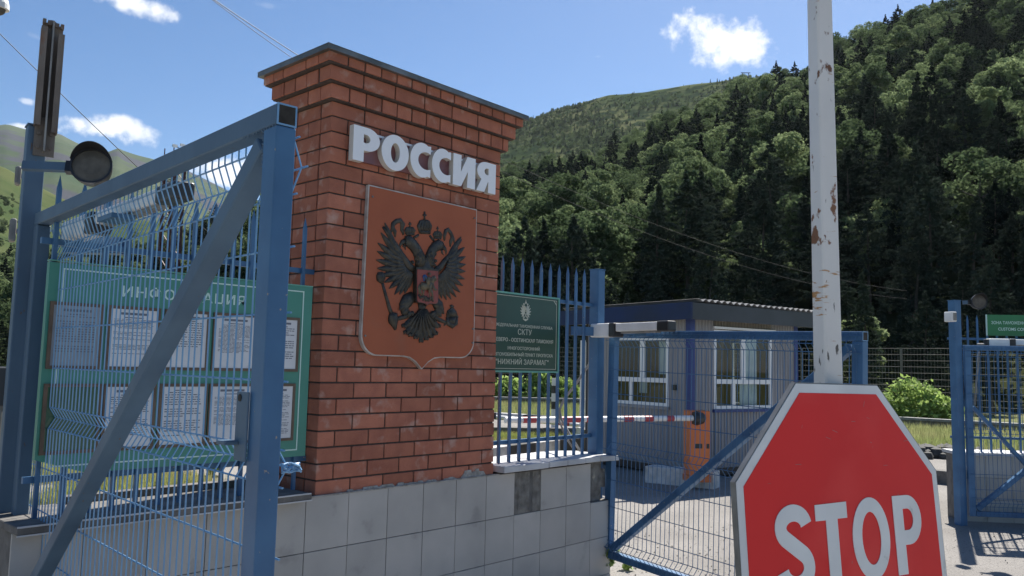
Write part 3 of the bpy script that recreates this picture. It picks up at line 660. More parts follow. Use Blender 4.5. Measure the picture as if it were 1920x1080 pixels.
def notice(x0, x1, z0, z1, kind='paper'):
    mb = MB(); frame(mb, x0-.016, x1+.016, z0-.016, z1+.016, .016, .030, .041); fo = mb.build('notice_frame', 'wood', root)
    mb = MB(); mb.box(x0, x1, .034, .040, z0, z1); so_ = mb.build('notice_sheet', 'glass_green' if kind == 'empty' else ('paper_grey' if kind == 'grey' else 'paper'), fo)
    if kind == 'empty': return
    mb = MB(); z = z1-.028; w = x1-x0; step = random.choice((.0072, .0085, .0105, .0125)) if kind != 'grey' else .012; gap = random.choice((.05, .12, .3)); two = random.random() < .3; tail = random.uniform(.02, .11)
    if random.random() < .5: mb.add([(x0+w*.2, .0335, z), (x0+w*.2, .0335, z+.012), (x1-w*.2, .0335, z+.012), (x1-w*.2, .0335, z)], [(0, 1, 2, 3)]); z -= .022
    mb.add([(x0+w*.3, .0335, z+.006), (x0+w*.3, .0335, z+.011), (x1-w*.3, .0335, z+.011), (x1-w*.3, .0335, z+.006)], [(0, 1, 2, 3)])
    while z > z0+tail:
        if random.random() < gap: z -= step; continue
        x = x0+.018+(.02 if random.random() < .2 else 0); end = x1-.018-(random.random()*w*.4 if random.random() < .25 else 0)
        while x < end-.01:
            l = random.uniform(.008, .03); b = min(x+l, end)
            if two and x0+w*.46 < x < x0+w*.54: x = x0+w*.54; continue
            mb.add([(x, .0335, z), (b, .0335, z), (b, .0335, z-step*.42), (x, .0335, z-step*.42)], [(0, 1, 2, 3)]); x = b+.004
        z -= step
    if len(mb.f): mb.build('printed_text', 'ink', so_)
for x0, x1, k in ((-1.50, -1.285, 'grey'), (-1.235, -1.00, 'p'), (-.945, -.725, 'p'), (-.672, -.435, 'p'), (-.372, -.155, 'p')): notice(x0, x1, 1.742, 2.032, k)
for x0, x1, k in ((-1.50, -1.268, 'empty'), (-1.228, -.997, 'p'), (-.95, -.715, 'p'), (-.674, -.43, 'p'), (-.372, -.165, 'p')): notice(x0, x1, 1.338, 1.640, k)

# ------------------------------------------------------------------ customs sign on the right fence
root = thing('customs_sign', 'dark green customs office sign with cream lettering beside the brick pillar', 'sign', (1.93, .07, 1.74))
mb = MB(); mb.box(1.54, 2.345, .052, .078, 1.752, 2.345); mb.build('sign_panel', 'green_dark', root)
mb = MB(); frame(mb, 1.53, 2.358, 1.740, 2.362, .014, .046, .080); mb.build('sign_frame', 'mint_edge', root)
mb = MB(); frame(mb, 1.55, 2.326, 1.768, 2.336, .004, .0495, .0525)
mb.add([(x, .0505, z) for x, z in ((2.28, 2.336), (2.29, 2.336), (2.326, 2.300), (2.326, 2.290))], [(0, 1, 2, 3)])
mb.build('border_line', 'cream', root)
ft = lambda x, z, w: (x, .052-w, z)
for t, x0, x1, z0, z1, o_ in (('ФЕДЕРАЛЬНАЯ ТАМОЖЕННАЯ СЛУЖБА', 1.595, 2.275, 2.088, 2.118, .01), ('СКТУ', 1.85, 2.015, 2.036, 2.082, .0), ('СЕВЕРО - ОСЕТИНСКАЯ ТАМОЖНЯ', 1.575, 2.285, 1.978, 2.008, .012),
                          ('МНОГОСТОРОННИЙ', 1.735, 2.118, 1.916, 1.949, .01), ('АВТОМОБИЛЬНЫЙ ПУНКТ ПРОПУСКА', 1.565, 2.285, 1.866, 1.900, .01), ('"НИЖНИЙ ЗАРАМАГ"', 1.605, 2.232, 1.802, 1.855, .004)):
    mb = MB(); put_text(mb, t, x0, x1, z0, z1, ft, offset=o_); mb.build('lettering', 'cream', root)
mb = MB()   # small white emblem of the customs service
cxs, czs = 1.935, 2.225
for s_ in (-1, 1):
    for i in range(6):
        a = math.radians(78-i*26); blade(mb, (cxs+s_*.012, czs-.012), (cxs+s_*(.014+.052*math.cos(a)), czs+.002+.062*math.sin(a)), .016, .002, .051)
    mb.tube([(cxs+s_*.004, .05, czs+.01), (cxs+s_*.016, .05, czs+.035), (cxs+s_*.03, .05, czs+.04)], [.010, .009, .004], 6)
    mb.ball((cxs+s_*.022, .05, czs+.055), .009, .4)
mb.ball((cxs, .05, czs+.068), .011, .4); mb.box(cxs-.002, cxs+.002, .048, .052, czs+.07, czs+.09)
frame(mb, cxs-.03, cxs+.03, czs-.068, czs+.004, .006, .048, .052)
mb.bar((cxs-.022, .049, czs-.058), (cxs+.022, .049, czs-.004), .004, .006); mb.bar((cxs+.022, .049, czs-.058), (cxs-.022, .049, czs-.004), .004, .006)
mb.add([(cxs-.03, .05, czs-.066), (cxs+.03, .05, czs-.066), (cxs, .05, czs-.08)], [(0, 1, 2)])
mb.build('service_emblem', 'cream', root)

# ------------------------------------------------------------------ gate posts, leaves, actuators
def gate_post(label, loc, rotz, w, z0, z1, mt='blue'):
    root = thing('gate_post', label, 'post', (loc[0], loc[1], 0), rotz, 'blue gate posts'); h = w/2
    mb = MB(); mb.box(-h, h, -h, h, z0, z1); mb.build('post_tube', mt, root, bevel=.006, seg=2, local=True)
    mb = MB(); mb.box(-h-.004, h+.004, -h-.004, h+.004, z1, z1+.008); mb.build('post_cap', mt, root, local=True)
    for z in (.55, 1.55): mb = MB(); mb.cyl((h+.012, -h*.4, z), (h+.012, -h*.4, z+.11), .014, 10); mb.build('hinge', 'rusty', root, local=True)
    return root
gate_post('tall blue square gate post at the right end of the plinth wall', (2.955, .10), 0, .098, 0, 2.66)
LP = (-1.532, .38)
lp = gate_post('weathered blue gate post on the far left with a steel channel bolted to its top', LP, D2(-8), .086, 0, 2.955, 'blue_dull')
fp = onZ(1802, 985); 
gate_post('distant blue gate post at the right edge of the yard, with a round lamp', (fp[0], fp[1]), D2(-30), .102, 0, 2.715)

def gate_leaf(label, loc, rot, L, zt, zb, side, vz, hz_, x_off, mt, vd_=.045, lock=False, brace2=False, top_over=True):
    root = thing('gate_leaf', label, 'gate', loc, rot, 'mesh gate leaves'); t = .03; sd_ = .078
    mb = MB(); mb.box(-.02, L-.003, -t, t, zt-.062, zt)
    mb.build('top_rail', mt, root, bevel=.004, local=True)
    if top_over:
        mb = MB(); mb.box(L-.0029, L-.001, -t+.005, t-.005, zt-.057, zt-.005); mb.build('tube_end_shade', 'hollow_shade', root, local=True)  # rail is solid; dark plate paints the shade inside its tube end
        mb = MB()
        for a in ((-t, -t+.005, zt-.062, zt), (t-.005, t, zt-.062, zt), (-t+.005, t-.005, zt-.062, zt-.057), (-t+.005, t-.005, zt-.005, zt)): mb.box(L-.0025, L, a[0], a[1], a[2], a[3])
        mb.build('tube_lip', 'wire', root, local=True)
    mb = MB(); mb.box(L-sd_, L, -t, t, zb, zt-.064); mb.build('end_stile', ['blue'] if mt == 'blue_dull' else mt, root, bevel=.004, seg=2, local=True)
    mb = MB(); mb.box(-.02, .055, -t, t, zb, zt-.064); mb.build('hinge_stile', mt, root, bevel=.004, local=True)
    mb = MB(); mb.box(.057, L-sd_-.002, -t, t, zb, zb+.06); mb.build('bottom_rail', mt, root, bevel=.004, local=True)
    mb = MB(); mb.bar((.075, 0, zb+.085), (L-sd_-.02, 0, zt-.10), .056, .066, up=(0, 1, 0)); mb.build('brace', mt, root, bevel=.004, local=True)
    if brace2:
        mb = MB(); mb.bar((.075, .03, zt-.75), (1.1, .03, zb+.12), .04, .05, up=(0, 1, 0)); mb.build('brace', mt, root, local=True, label='lighter crossing brace')
    mb = MB()
    for (xa, za, xb, zb2) in ((L-sd_-.13, zt-.064, L-.005, zt-.064), (L-sd_-.002, zt-.17, L-sd_-.002, zt-.07), (.06, zb+.07, .06, zb+.17), (-.015, zt-.064, .05, zt-.064)):
        mb = MB()
        for q in range(13):
            u = q/12+random.uniform(-.02, .02); mb.ball((xa+(xb-xa)*u, -side*(t-.001), za+(zb2-za)*u), random.uniform(.0025, .0045), .7, 6, 4)
        mb.build('weld_seam', mt, root, local=True)
    # welded mesh with folded ribs
    r = .0029; y0 = side*(t+.004)
    prof = []
    for (a, b, c) in vz: prof += [(a, 0), (b, side*vd_), (c, 0)]
    prof = [(zt-.004, 0)]+prof+[(zb+.01, 0)]
    mb = MB(); x = x_off; n = int((L-x_off+.012)/.05)+1
    for i in range(n):
        xx = x+.05*i
        if xx > L+.006: break
        jit = random.uniform(-.002, .002)
        mb.tube([(xx+jit, y0+d, z) for z, d in prof], r, 5, cap=False)
    allz = [(z, 0) for z in hz_]
    for a, b, c in vz: allz += [(a, 0), (b, side*vd_), (c, 0)]
    for z, d in allz:
        mb.tube([(.0, y0+d+side*.005, z), (L*.5, y0+d+side*.005, z+random.uniform(-.004, .004)), (L+.004, y0+d+side*.005, z)], r*1.1, 5)
    mb.build('wire_mesh', 'wire' if mt == 'blue_dull' else 'blue', root, local=True)  # left leaf takes the paler sunlit colour, the others plain blue
    if lock:
        mb = MB(); mb.box(L-sd_-.058, L-sd_+.012, -t-.010, -t-.004, 1.512, 1.70); mb.box(L-sd_-.085, L-sd_-.03, -t-.05, -t-.010, 1.555, 1.566); mb.build('lock_plate', 'blue_dull', root, bevel=.002, local=True)
        mb = MB(); mb.cyl((L-sd_-.035, -t-.0105, 1.683), (L-sd_-.035, -t-.0125, 1.683), .010, 12); mb.build('lock_hole_shade', 'hollow_shade', root, local=True)  # dark disc painted as the shade in the lock hole
        mb = MB()
        for q in range(3): mb.tube([(L-.004+.006*math.sin(k*1.3+q), y0+side*(.03+.03*math.sin(k*.9+q*.7)), 1.497+.013*math.cos(k*1.3+q*2)) for k in range(9)], .003, 5)
        mb.build('tie_wire', 'wire', root, local=True)
    return root
ang = math.atan2(-.9973, -.0731)
gate_leaf('large open blue mesh gate leaf in the left foreground, seen nearly edge on', (-1.502, .288, 0), (0, 0, ang), 2.53, 2.5, .42, 1,
          [(2.415, 2.336, 2.253), (1.545, 1.497, 1.445), (.66, .60, .54)], [2.104, 1.92, 1.73, 1.257, 1.06, .86], .06, 'blue_dull', vd_=.029, lock=True)
ang2 = math.atan2(-.97, -.22)
gate_leaf('open blue mesh gate leaf behind the stop sign, hinged beside the plinth end', (3.03, .02, 0), (0, .025, ang2), 2.40, 2.12, .165, -1,
          [(2.09, 2.035, 1.98), (1.154, 1.10, 1.046), (.32, .27, .22)], [1.78, 1.573, 1.36, .834, .608, .42], .06, 'blue', lock=False)
def actuator(label, loc, rotz, side, z, x0, L, th=.118):
    root = thing('gate_actuator', label, 'gate opener', loc, rotz, 'swing gate openers'); y = side*.14; h = th/2
    k = L/.92
    mb = MB(); mb.box(x0, x0+.24*k, y-h, y+h, z-h, z+h); mb.build('motor_housing', 'white', root, bevel=.014, seg=3, local=True)
    for q_ in ((x0-.03, x0, y-h*.9, y+h*.9, z-h*.9, z+h*.9), (x0+.24*k, x0+.31*k, y-h*1.02, y+h*1.02, z-h*1.02, z+h*1.02), (x0+.80*k, x0+.93*k, y-h*.82, y+h*.82, z-h*.42, z+h*1.0)): mb = MB(); mb.box(*q_); mb.build('end_cap', 'black', root, bevel=.012, seg=3, local=True)
    mb = MB(); mb.box(x0+.31*k, x0+.80*k, y-h*.72, y+h*.72, z-h*.25, z+h*.92); mb.build('arm_cover', 'white', root, bevel=.010, seg=3, local=True)
    mb = MB(); mb.box(x0+.36*k, x0+.78*k, y-h*.4, y+h*.4, z-h*.55, z-h*.27); mb.build('drive_rail', 'galv', root, local=True); mb = MB(); mb.cyl((x0-.12, y, z-.01), (x0-.03, y, z-.01), .012, 10); mb.build('drive_rod', 'galv', root, local=True)
    mb = MB(); mb.box(x0+.50*k, x0+.62*k, -abs(y)*.9 if side < 0 else .03, -.03 if side < 0 else abs(y)*.9, z-h*.95, z-h*.56); mb.build('leaf_bracket', 'blue', root, local=True)
    return root
actuator('white swing gate opener with black end caps, on the gate behind the stop sign', (3.03, .02, 0), ang2, -1, 2.115, -.03, .92)
mb = MB(); 
actuator('shaded gate opener under the top rail of the left foreground gate', (-1.502, .288, 0), ang, 1, 2.42, .0, 1.45, .10)
# arm brackets on the posts
root = thing('opener_bracket', 'short blue steel arm with black end cap fixed to the right gate post', 'bracket', (2.9, .1, 2.08))
q0, q1 = atD(1070, 620, 7.1), atD(1118, 622, 7.1)
mb = MB(); mb.bar(q0, q1, .05, .075); mb.build('arm', 'blue', root)
mb = MB(); d_ = (q0-q1)/np.linalg.norm(q0-q1); mb.bar(q0+d_*.001, q0+d_*.045, .054, .08); mb.build('end_cap', 'black', root)
root = thing('opener_bracket', 'blue box arm behind the left gate mesh, above the information board', 'bracket', (-1.2, .5, 2.3))
q0, q1 = atD(128, 460, 4.3), atD(232, 462, 4.3)
mb = MB(); mb.bar(q0, q1, .09, .085); mb.build('arm', 'blue', root); mb = MB(); mb.bar(q0-(q1-q0)*.012, q0-(q1-q0)*.002, .094, .089); mb.build('sunlit_end', 'wire', root)  # pale plate paints the sunlight on the left end of the arm

# steel channel on the left post
root = thing('steel_channel', 'weathered steel channel with a centre fin bolted upright on the far left gate post', 'steel profile', (-1.512, .315, 2.8), D2(-14))
mb = MB(); w = .047
mb.box(-w, w, .0, .008, .0, .20); mb.build('splice_plate', 'rusty', root, local=True)
cx0 = .0
mb = MB(); mb.box(-w, w, .02, .028, .14, .70); mb.box(-w-.006, -w, -.035, .03, .15, .665); mb.box(w, w+.006, -.035, .03, .12, .64); mb.box(-w-.006, -w+.022, -.041, -.035, .15, .665); mb.box(w-.022, w+.006, -.041, -.035, .12, .64)
mb.build('channel', 'rusty', root, local=True)
mb = MB(); mb.box(-.004, .004, -.045, .0195, .02, .70); mb.build('centre_fin', 'galv', root, local=True)
for x in (-.028, .028):
    for z in (.045, .115): mb = MB(); mb.cyl((x, .0, z), (x, -.010, z), .010, 8); mb.build('bolt', 'rusty', root, local=True)
mb = MB()
for i in range(9): x = random.uniform(-w, w); mb.box(x-.008, x+.008, random.uniform(-.03, .02), .03, .70-random.uniform(0, .02), .70+random.uniform(.004, .02))
mb.build('torn_edge', 'rusty', root, local=True)
# junction boxes on that post
for (x, y, sx, sz, lab) in ((34, 330, .013, .05, 'upper small grey junction box on the left side of the far left gate post'), (24, 432, .015, .062, 'lower small pale junction box on the left side of the far left gate post')):
    q = atD(x, y, 4.25); root = thing('junction_box', lab, 'box', tuple(q), D2(-14), 'junction boxes')
    mb = MB(); mb.box(-sx, sx, -.03, .03, -sz, sz); mb.build('housing', 'galv', root, bevel=.01, seg=2, local=True)
    mb = MB(); mb.box(-sx-.003, -sx*.3, -.034, -.0302, -sz*.8, sz*.8); mb.build('cover', 'galv', root, local=True)
    mb = MB(); mb.bar((sx, 0, 0), (sx+.05, 0, 0), .02, .02); mb.build('bracket', 'blue_dull', root, local=True)
root = thing('cable_cabinet', 'dark grey cabinet on a pale pipe at the left edge of the photo', 'cabinet', tuple(atD(0, 724, 4.2)), D2(-14))
mb = MB(); mb.box(-.09, .045, -.07, .07, -.10, .10); mb.build('housing', 'fascia_grey', root, bevel=.006, local=True)
q = atD(6, 760, 4.2); mb = MB(); mb.cyl((-.0, 0, -.102), (-.0, 0, -q[2]), .035, 14); mb.build('pipe', 'galv', root, local=True)

def round_lamp(label, c, rotz, r, arm, tilt=0.0):
    root = thing('round_lamp', label, 'lamp', tuple(c), (tilt, 0, rotz), 'round signal lamps')
    mb = MB(); n = 32
    prof = [(.045, .55), (.040, .8), (.0, .93), (-.035, 1.0)]
    mb.tube([(0, y, 0) for y, k in prof], [r*k for y, k in prof], n); mb.build('housing', 'black', root, smooth=False, local=True)
    mb = MB(); a = [2*PI*i/n for i in range(n)]; rg = [(1.0, -.0355), (1.0, -.046), (.90, -.046), (.90, -.036)]
    mb.add([(r*k*math.cos(t), y, r*k*math.sin(t)) for k, y in rg for t in a], [(j*n+i, j*n+(i+1) % n, (j+1)*n+(i+1) % n, (j+1)*n+i) for j in range(3) for i in range(n)]); mb.build('bezel', 'black', root, local=True)
    mb = MB(); a = [math.radians(15+150*i/20) for i in range(21)]
    vs = [(r*1.0*math.cos(t), -.036, r*1.0*math.sin(t)) for t in a]+[(r*1.03*math.cos(t), -.036-.075*math.sin(t), r*1.03*math.sin(t)) for t in a]+[(r*.97*math.cos(t), -.037, r*.97*math.sin(t)) for t in a]+[(r*1.0*math.cos(t), -.037-.075*math.sin(t), r*1.0*math.sin(t)) for t in a]
    mb.add(vs, [(i, i+1, 22+i, 21+i) for i in range(20)]+[(42+i, 43+i, 64+i, 63+i) for i in range(20)]+[(21+i, 22+i, 64+i, 63+i) for i in range(20)]); mb.build('visor', 'black', root, local=True)
    mb = MB(); mb.tube([(0, -.0365, 0), (0, -.043, 0)], [r*.90, r*.5], n); mb.build('lens', 'lens', root, local=True)
    mb = MB(); mb.box(-r*1.25, -r*.85, -.02, .02, -.028, .028); mb.build('clamp', 'black', root, local=True)
    mb = MB(); mb.bar((-r*1.25, .0, 0), (-r*1.25-arm, .02, 0), .03, .042); mb.build('arm', 'blue_dull', root, local=True)
    return root
vd = math.atan2(ray(173, 318)[0], ray(173, 318)[1])
round_lamp('round black signal lamp on a blue arm beside the far left gate post', atD(174, 318, 3.95), -vd-D2(12), .094, .19, D2(-14))
vd = math.atan2(ray(1828, 567)[0], ray(1828, 567)[1])
round_lamp('small round black lamp on top of the distant right gate post', atD(1833, 567, 9.6), -vd+D2(25), .09, .05, D2(-6))
mb = MB(); q = atD(1782, 594, 9.7)
root = thing('wall_unit', 'small pale box on the side of the distant right gate post', 'box', tuple(q), D2(-30))
mb.box(-.04, .04, -.06, .06, -.06, .06); mb.build('housing', 'white', root, bevel=.008, local=True); mb = MB(); mb.box(-.02, .03, -.064, -.0602, -.045, .045); mb.build('grille', 'galv', root, local=True)

# far right leaf, plinth, fence, sign
fr_rot = D2(-54)
ax = np.array([math.cos(fr_rot), math.sin(fr_rot), 0]); ay = np.array([-ax[1], ax[0], 0])
lo = np.array([fp[0], fp[1], 0])+ax*.10-ay*.03
gate_leaf('distant blue mesh gate leaf with crossed braces at the right edge', tuple(lo), (0, 0, fr_rot), 2.4, 2.17, .12, -1,
          [(2.13, 2.08, 2.03), (1.16, 1.11, 1.06), (.34, .29, .24)], [1.80, 1.58, 1.36, .85, .62, .44], .06, 'blue', brace2=True)
lo2 = np.array([fp[0], fp[1], 0])+ax*.10+ay*.30
root = thing('low_tiled_wall', 'low grey tiled wall behind the distant right gate leaf', 'wall', tuple(lo2), fr_rot)
mb = MB()
for i in range(10):
    for j in range(3): mb.box(.02+.31*i+g, .33+.31*i-g, -.012, 0, .0+.27*j+g, .27+.27*j-g)
mb.build('wall_tiles', 'tile', root, local=True); mb = MB(); mb.box(0.01, 3.2, .0, .35, -.02, .80); mb.build('wall_core', 'kerb_grey', root, local=True)
mb = MB(); mb.box(-.02, 3.2, -.06, .40, .812, .85); mb.build('coping', 'slab', root, local=True)
picket_fence('picket_fence', 'distant blue picket fence behind the right hand gate leaf', tuple(lo2+ay*.15), fr_rot, [.12+.118*i for i in range(25)], .85, 2.58, (1.02, 2.27), 'blue picket fences', (0, 3.1))
root = thing('customs_zone_sign', 'small green customs control zone sign on the distant picket fence', 'sign', tuple(lo2+ay*.10), fr_rot)
q = [np.array(onP(x, y, lo2+ay*.10, ay)) for x, y in ((1849, 590), (1849, 629))]
sx = float((q[0]-lo2) @ ax); z1, z0 = q[0][2], q[1][2]; SW = .86
mb = MB(); mb.box(sx, sx+SW, -.02, .0, z0, z1); mb.build('sign_panel', 'green_mid', root, local=True)
mb = MB(); mb.box(sx-.008, sx, -.023, .003, z0, z1); mb.build('sign_edge', 'mint', root, local=True)
mb = MB(); fl = lambda x, z, w: (x, -.020-w, z)
put_text(mb, 'ЗОНА ТАМОЖЕННОГО КОНТРОЛЯ', sx+.05, sx+.81, z0+.145, z0+.185, fl, offset=.01); mb.build('lettering', 'mint', root, local=True); mb = MB(); put_text(mb, 'CUSTOMS CONTROL ZONE', sx+.13, sx+.73, z0+.065, z0+.103, fl, offset=.01)
mb.build('lettering', 'mint', root, local=True)
actuator('white swing gate opener on the distant right gate leaf', tuple(lo), fr_rot, 1, 2.20, .32, .92)
# dangling cables
def cable(name, label, cat, pts, r, mt, n=6, group=None):
    mb = MB(); mb.tube(pts, r, n); return tag(mb.build(name, mt, smooth=True), label, cat, group)
cable('conduit', 'grey flexible conduit hanging from the gate opener by the right gate post', 'cable', [atD(*q) for q in ((1128, 632, 7.25), (1118, 655, 7.3), (1104, 684, 7.35), (1080, 720, 7.4), (1058, 748, 7.45), (1049, 768, 7.45), (1052, 785, 7.4), (1068, 815, 7.35), (1092, 852, 7.3))], .012, 'galv')
cable('conduit', 'thin grey conduit bent beside the lower pickets of the right fence', 'cable', [atD(*q) for q in ((1047, 770, 7.5), (1049, 790, 7.5), (1062, 822, 7.4), (1085, 856, 7.35))], .010, 'galv')
cable('conduit', 'pale hanging conduit behind the distant gate mesh', 'cable', [atD(*q) for q in ((1836, 660, 9.95), (1833, 690, 9.95), (1830, 725, 9.95), (1828, 760, 9.95))], .012, 'galv')

# ------------------------------------------------------------------ stop sign on a white pole
SO = np.array([-1.002, -3.512, 1.411]); nz_ = np.array([-.277, -.957, .088]); sz_ = np.array([.036, .081, .996])
nz_ /= np.linalg.norm(nz_); sz_ = sz_-nz_*(sz_ @ nz_); sz_ /= np.linalg.norm(sz_); sx_ = np.cross(sz_, nz_)*1.0
if sx_[0] < 0: sx_ = -sx_
Wd = .706; hh = Wd/2; ss = hh*.41421356
OCT = [(-ss, hh), (-hh, ss), (-hh, -ss), (-ss, -hh), (ss, -hh), (hh, -ss), (hh, ss), (ss, hh)]
def S3(u, v, o): return SO+sx_*u+sz_*v+nz_*o
pole_b = atD(1553, 720, 1.925)
root = thing('stop_sign', 'red octagonal STOP sign on a white rust spotted pole in the right foreground', 'stop sign', (pole_b[0], pole_b[1], 0))
mb = MB(); mb.prism(OCT, lambda a, b: S3(a, b, 0), lambda a, b: S3(a, b, -.013)); mb.build('sign_rim', 'alu', root)
def octk(k): return [(a*k, b*k) for a, b in OCT]
mb = MB(); mb.prism(octk(.992), lambda a, b: S3(a, b, .0012), lambda a, b: S3(a, b, -.001)); mb.build('white_border', 'stop_white', root)
kr = .330/.353
mb = MB(); mb.prism(octk(kr), lambda a, b: S3(a, b, .0022), lambda a, b: S3(a, b, .0)); mb.build('red_face', 'stop_red', root)
def slet(c):
    if c == 'S': return None
    if c == 'T': return [[(-.118, .088), (-.118, .054), (-.084, .054), (-.084, -.085), (-.045, -.085), (-.045, .055), (-.011, .055), (-.011, .090)]]
    if c == 'O': return [arc(.070, .005, .067, .090, 0, 360, 44)[:-1], arc(.070, .005, .034, .058, 0, 360, 36)[:-1]]
    if c == 'P': return [[(.158, .093), (.158, -.085), (.195, -.085), (.195, -.020), (.212, -.020)]+arc(.213, .0365, .052, .0565, -90, 90, 18), [(.195, .062), (.211, .062)]+arc(.211, .0375, .022, .0245, 90, -90, 12)+[(.195, .013)]]
mb = MB()
for i in range(16):
    u, v_ = random.uniform(-.28, .28), random.uniform(-.05, .31)
    if abs(u) > .40-max(0, v_-.12)*1.0-.06: continue
    l, w_, a_ = random.uniform(.004, .022), random.uniform(.0006, .0014), random.choice((0, .1, -.3, 1.2)); du, dv = math.cos(a_)*l, math.sin(a_)*l
    mb.add([S3(u, v_, .0026), S3(u+du, v_+dv, .0026), S3(u+du-dv*w_/l, v_+dv+w_, .0026), S3(u-dv*w_/l, v_+w_, .0026)], [(0, 1, 2, 3)])
mb.build('scratches', 'boom_scuff', root)
mb = MB()
for c_ in 'TOP':
    v, f = curve_mesh(slet(c_), extrude=.0006); mb.add([S3(q[0], q[1], .0032+q[2]) for q in v], f)
ctr = arc(-.190, .048, .041, .040, 5, 215, 20)+arc(-.190, -.042, .041, .043, 55, -175, 24)   # S spine
ctr = [(-.190+.0405*math.cos(math.radians(t)), .046+.030*math.sin(math.radians(t))) for t in np.linspace(8, 235, 22)]+[(-.190+.0415*math.cos(math.radians(t)), -.036+.034*math.sin(math.radians(t))) for t in np.linspace(58, -172, 24)]
ctr = np.array(ctr); d_ = np.gradient(ctr, axis=0); d_ /= np.linalg.norm(d_, axis=1)[:, None]; nn = np.stack([-d_[:, 1], d_[:, 0]], 1)*.0175
lp_ = [tuple(q) for q in ctr+nn]+[tuple(q) for q in (ctr-nn)[::-1]]
v, f = curve_mesh([lp_], extrude=.0006); mb.add([S3(q[0], q[1], .0032+q[2]) for q in v], f)
mb.build('lettering', 'stop_white', root)
# pole: tapered rounded square tube
fw = np.array([math.sin(YAW), math.cos(YAW), 0]); pt = onP(1536.5, 0, pole_b, fw); dz = (pt-pole_b)/(pt[2]-pole_b[2])
mb = MB(); rots = math.atan2(-fw[0], fw[1])
vs = []; levels = [(-pole_b[2], .062), (0, .0583), (pt[2]-pole_b[2], .0522), (2.6, .046)]
cs = []
for sx0, sy0 in ((1, 1), (-1, 1), (-1, -1), (1, -1)):
    a0 = math.atan2(sy0, sx0)-PI/4
    for k in range(4): a = a0+PI/2*k/3; cs.append((sx0*.76+.24*math.cos(a), sy0*.76+.24*math.sin(a)))
rot_ = D2(-47.7+14); ca, sa = math.cos(rot_), math.sin(rot_)
for z, wd in levels:
    c = pole_b+dz*z
    for a, b in cs: a, b = a*wd/2*.84, b*wd/2*.84; vs.append((c[0]+a*ca-b*sa, c[1]+a*sa+b*ca, c[2]))
n = len(cs); mb.add(vs, [(i*n+k, i*n+(k+1) % n, (i+1)*n+(k+1) % n, (i+1)*n+k) for i in range(3) for k in range(n)]+[tuple(range(n))[::-1], tuple(3*n+k for k in range(n))])
mb.build('pole', 'white_rust', root)
for vv in (.20, -.20): mb = MB(); mb.bar(S3(-.06, vv, -.020), S3(.06, vv, -.020), .012, .03); mb.build('mounting_strap', 'alu', root)

# ------------------------------------------------------------------ guard cabin
root = thing('guard_cabin', 'grey corrugated guard cabin with blue corners and white windows behind the gate', 'cabin', (9.124, 2.702, .16), D2(-13.8))
CW, CD, HT = 2.80, 2.75, 2.72
def corr(mb, face, u0, u1, z0, z1):
    p = .075; us = np.arange(u0, u1-.001, p)
    prof = []
    for u in us: prof += [(u, 0), (u+.026, 0), (u+.036, .014), (u+.062, .014), (u+.072, 0)]
    prof = [(min(a, u1), b) for a, b in prof]+[(u1, 0)]
    fn = (lambda a, b, z: (a, -b, z)) if face == 'f' else (lambda a, b, z: (-b, a, z))
    vs = [fn(a, b, z) for a, b in prof for z in (z0, z1)]
    mb.add(vs, [(2*i, 2*i+2, 2*i+3, 2*i+1) for i in range(len(prof)-1)])
WF = (.552, 2.06, 1.00, 2.20); WL = (.49, 1.88, 1.00, 2.20)     # window openings, local z above the cabin floor
WF = (.552, 2.06, .98, 2.33); WL = (.49, 1.88, 1.0, 2.20)
for face, Wn, span in (('f', WF, CW), ('l', WL, CD)):
    mb = MB(); corr(mb, face, .09, Wn[0]+.01, 0, HT); corr(mb, face, Wn[1]-.01, span-.09, 0, HT); corr(mb, face, Wn[0]+.01, Wn[1]-.01, 0, Wn[2]); mb.build('wall', 'cladding', root, local=True)
    mb = MB(); corr(mb, face, Wn[0]+.01, Wn[1]-.01, Wn[3], HT); mb.build('wall', 'cladding_top', root, local=True)
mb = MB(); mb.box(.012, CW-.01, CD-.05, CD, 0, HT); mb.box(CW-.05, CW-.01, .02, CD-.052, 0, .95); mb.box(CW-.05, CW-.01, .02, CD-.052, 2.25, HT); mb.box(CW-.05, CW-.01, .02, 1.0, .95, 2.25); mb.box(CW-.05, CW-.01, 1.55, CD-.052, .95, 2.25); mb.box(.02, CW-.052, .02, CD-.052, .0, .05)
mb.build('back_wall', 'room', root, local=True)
mb = MB()
for x, y in ((0, 0), (CW-.085, 0)): mb = MB(); mb.box(x-.022, x+.085, y-.022, y+.085, -.0, HT+.002); mb.build('corner_post', 'blue_deep', root, local=True)
mb = MB(); mb.box(-.02, CW, -.02, CD, -.12, -.002); mb.build('underfloor_shade', 'black', root, local=True)  # black slab put in for the shade under the cabin floor
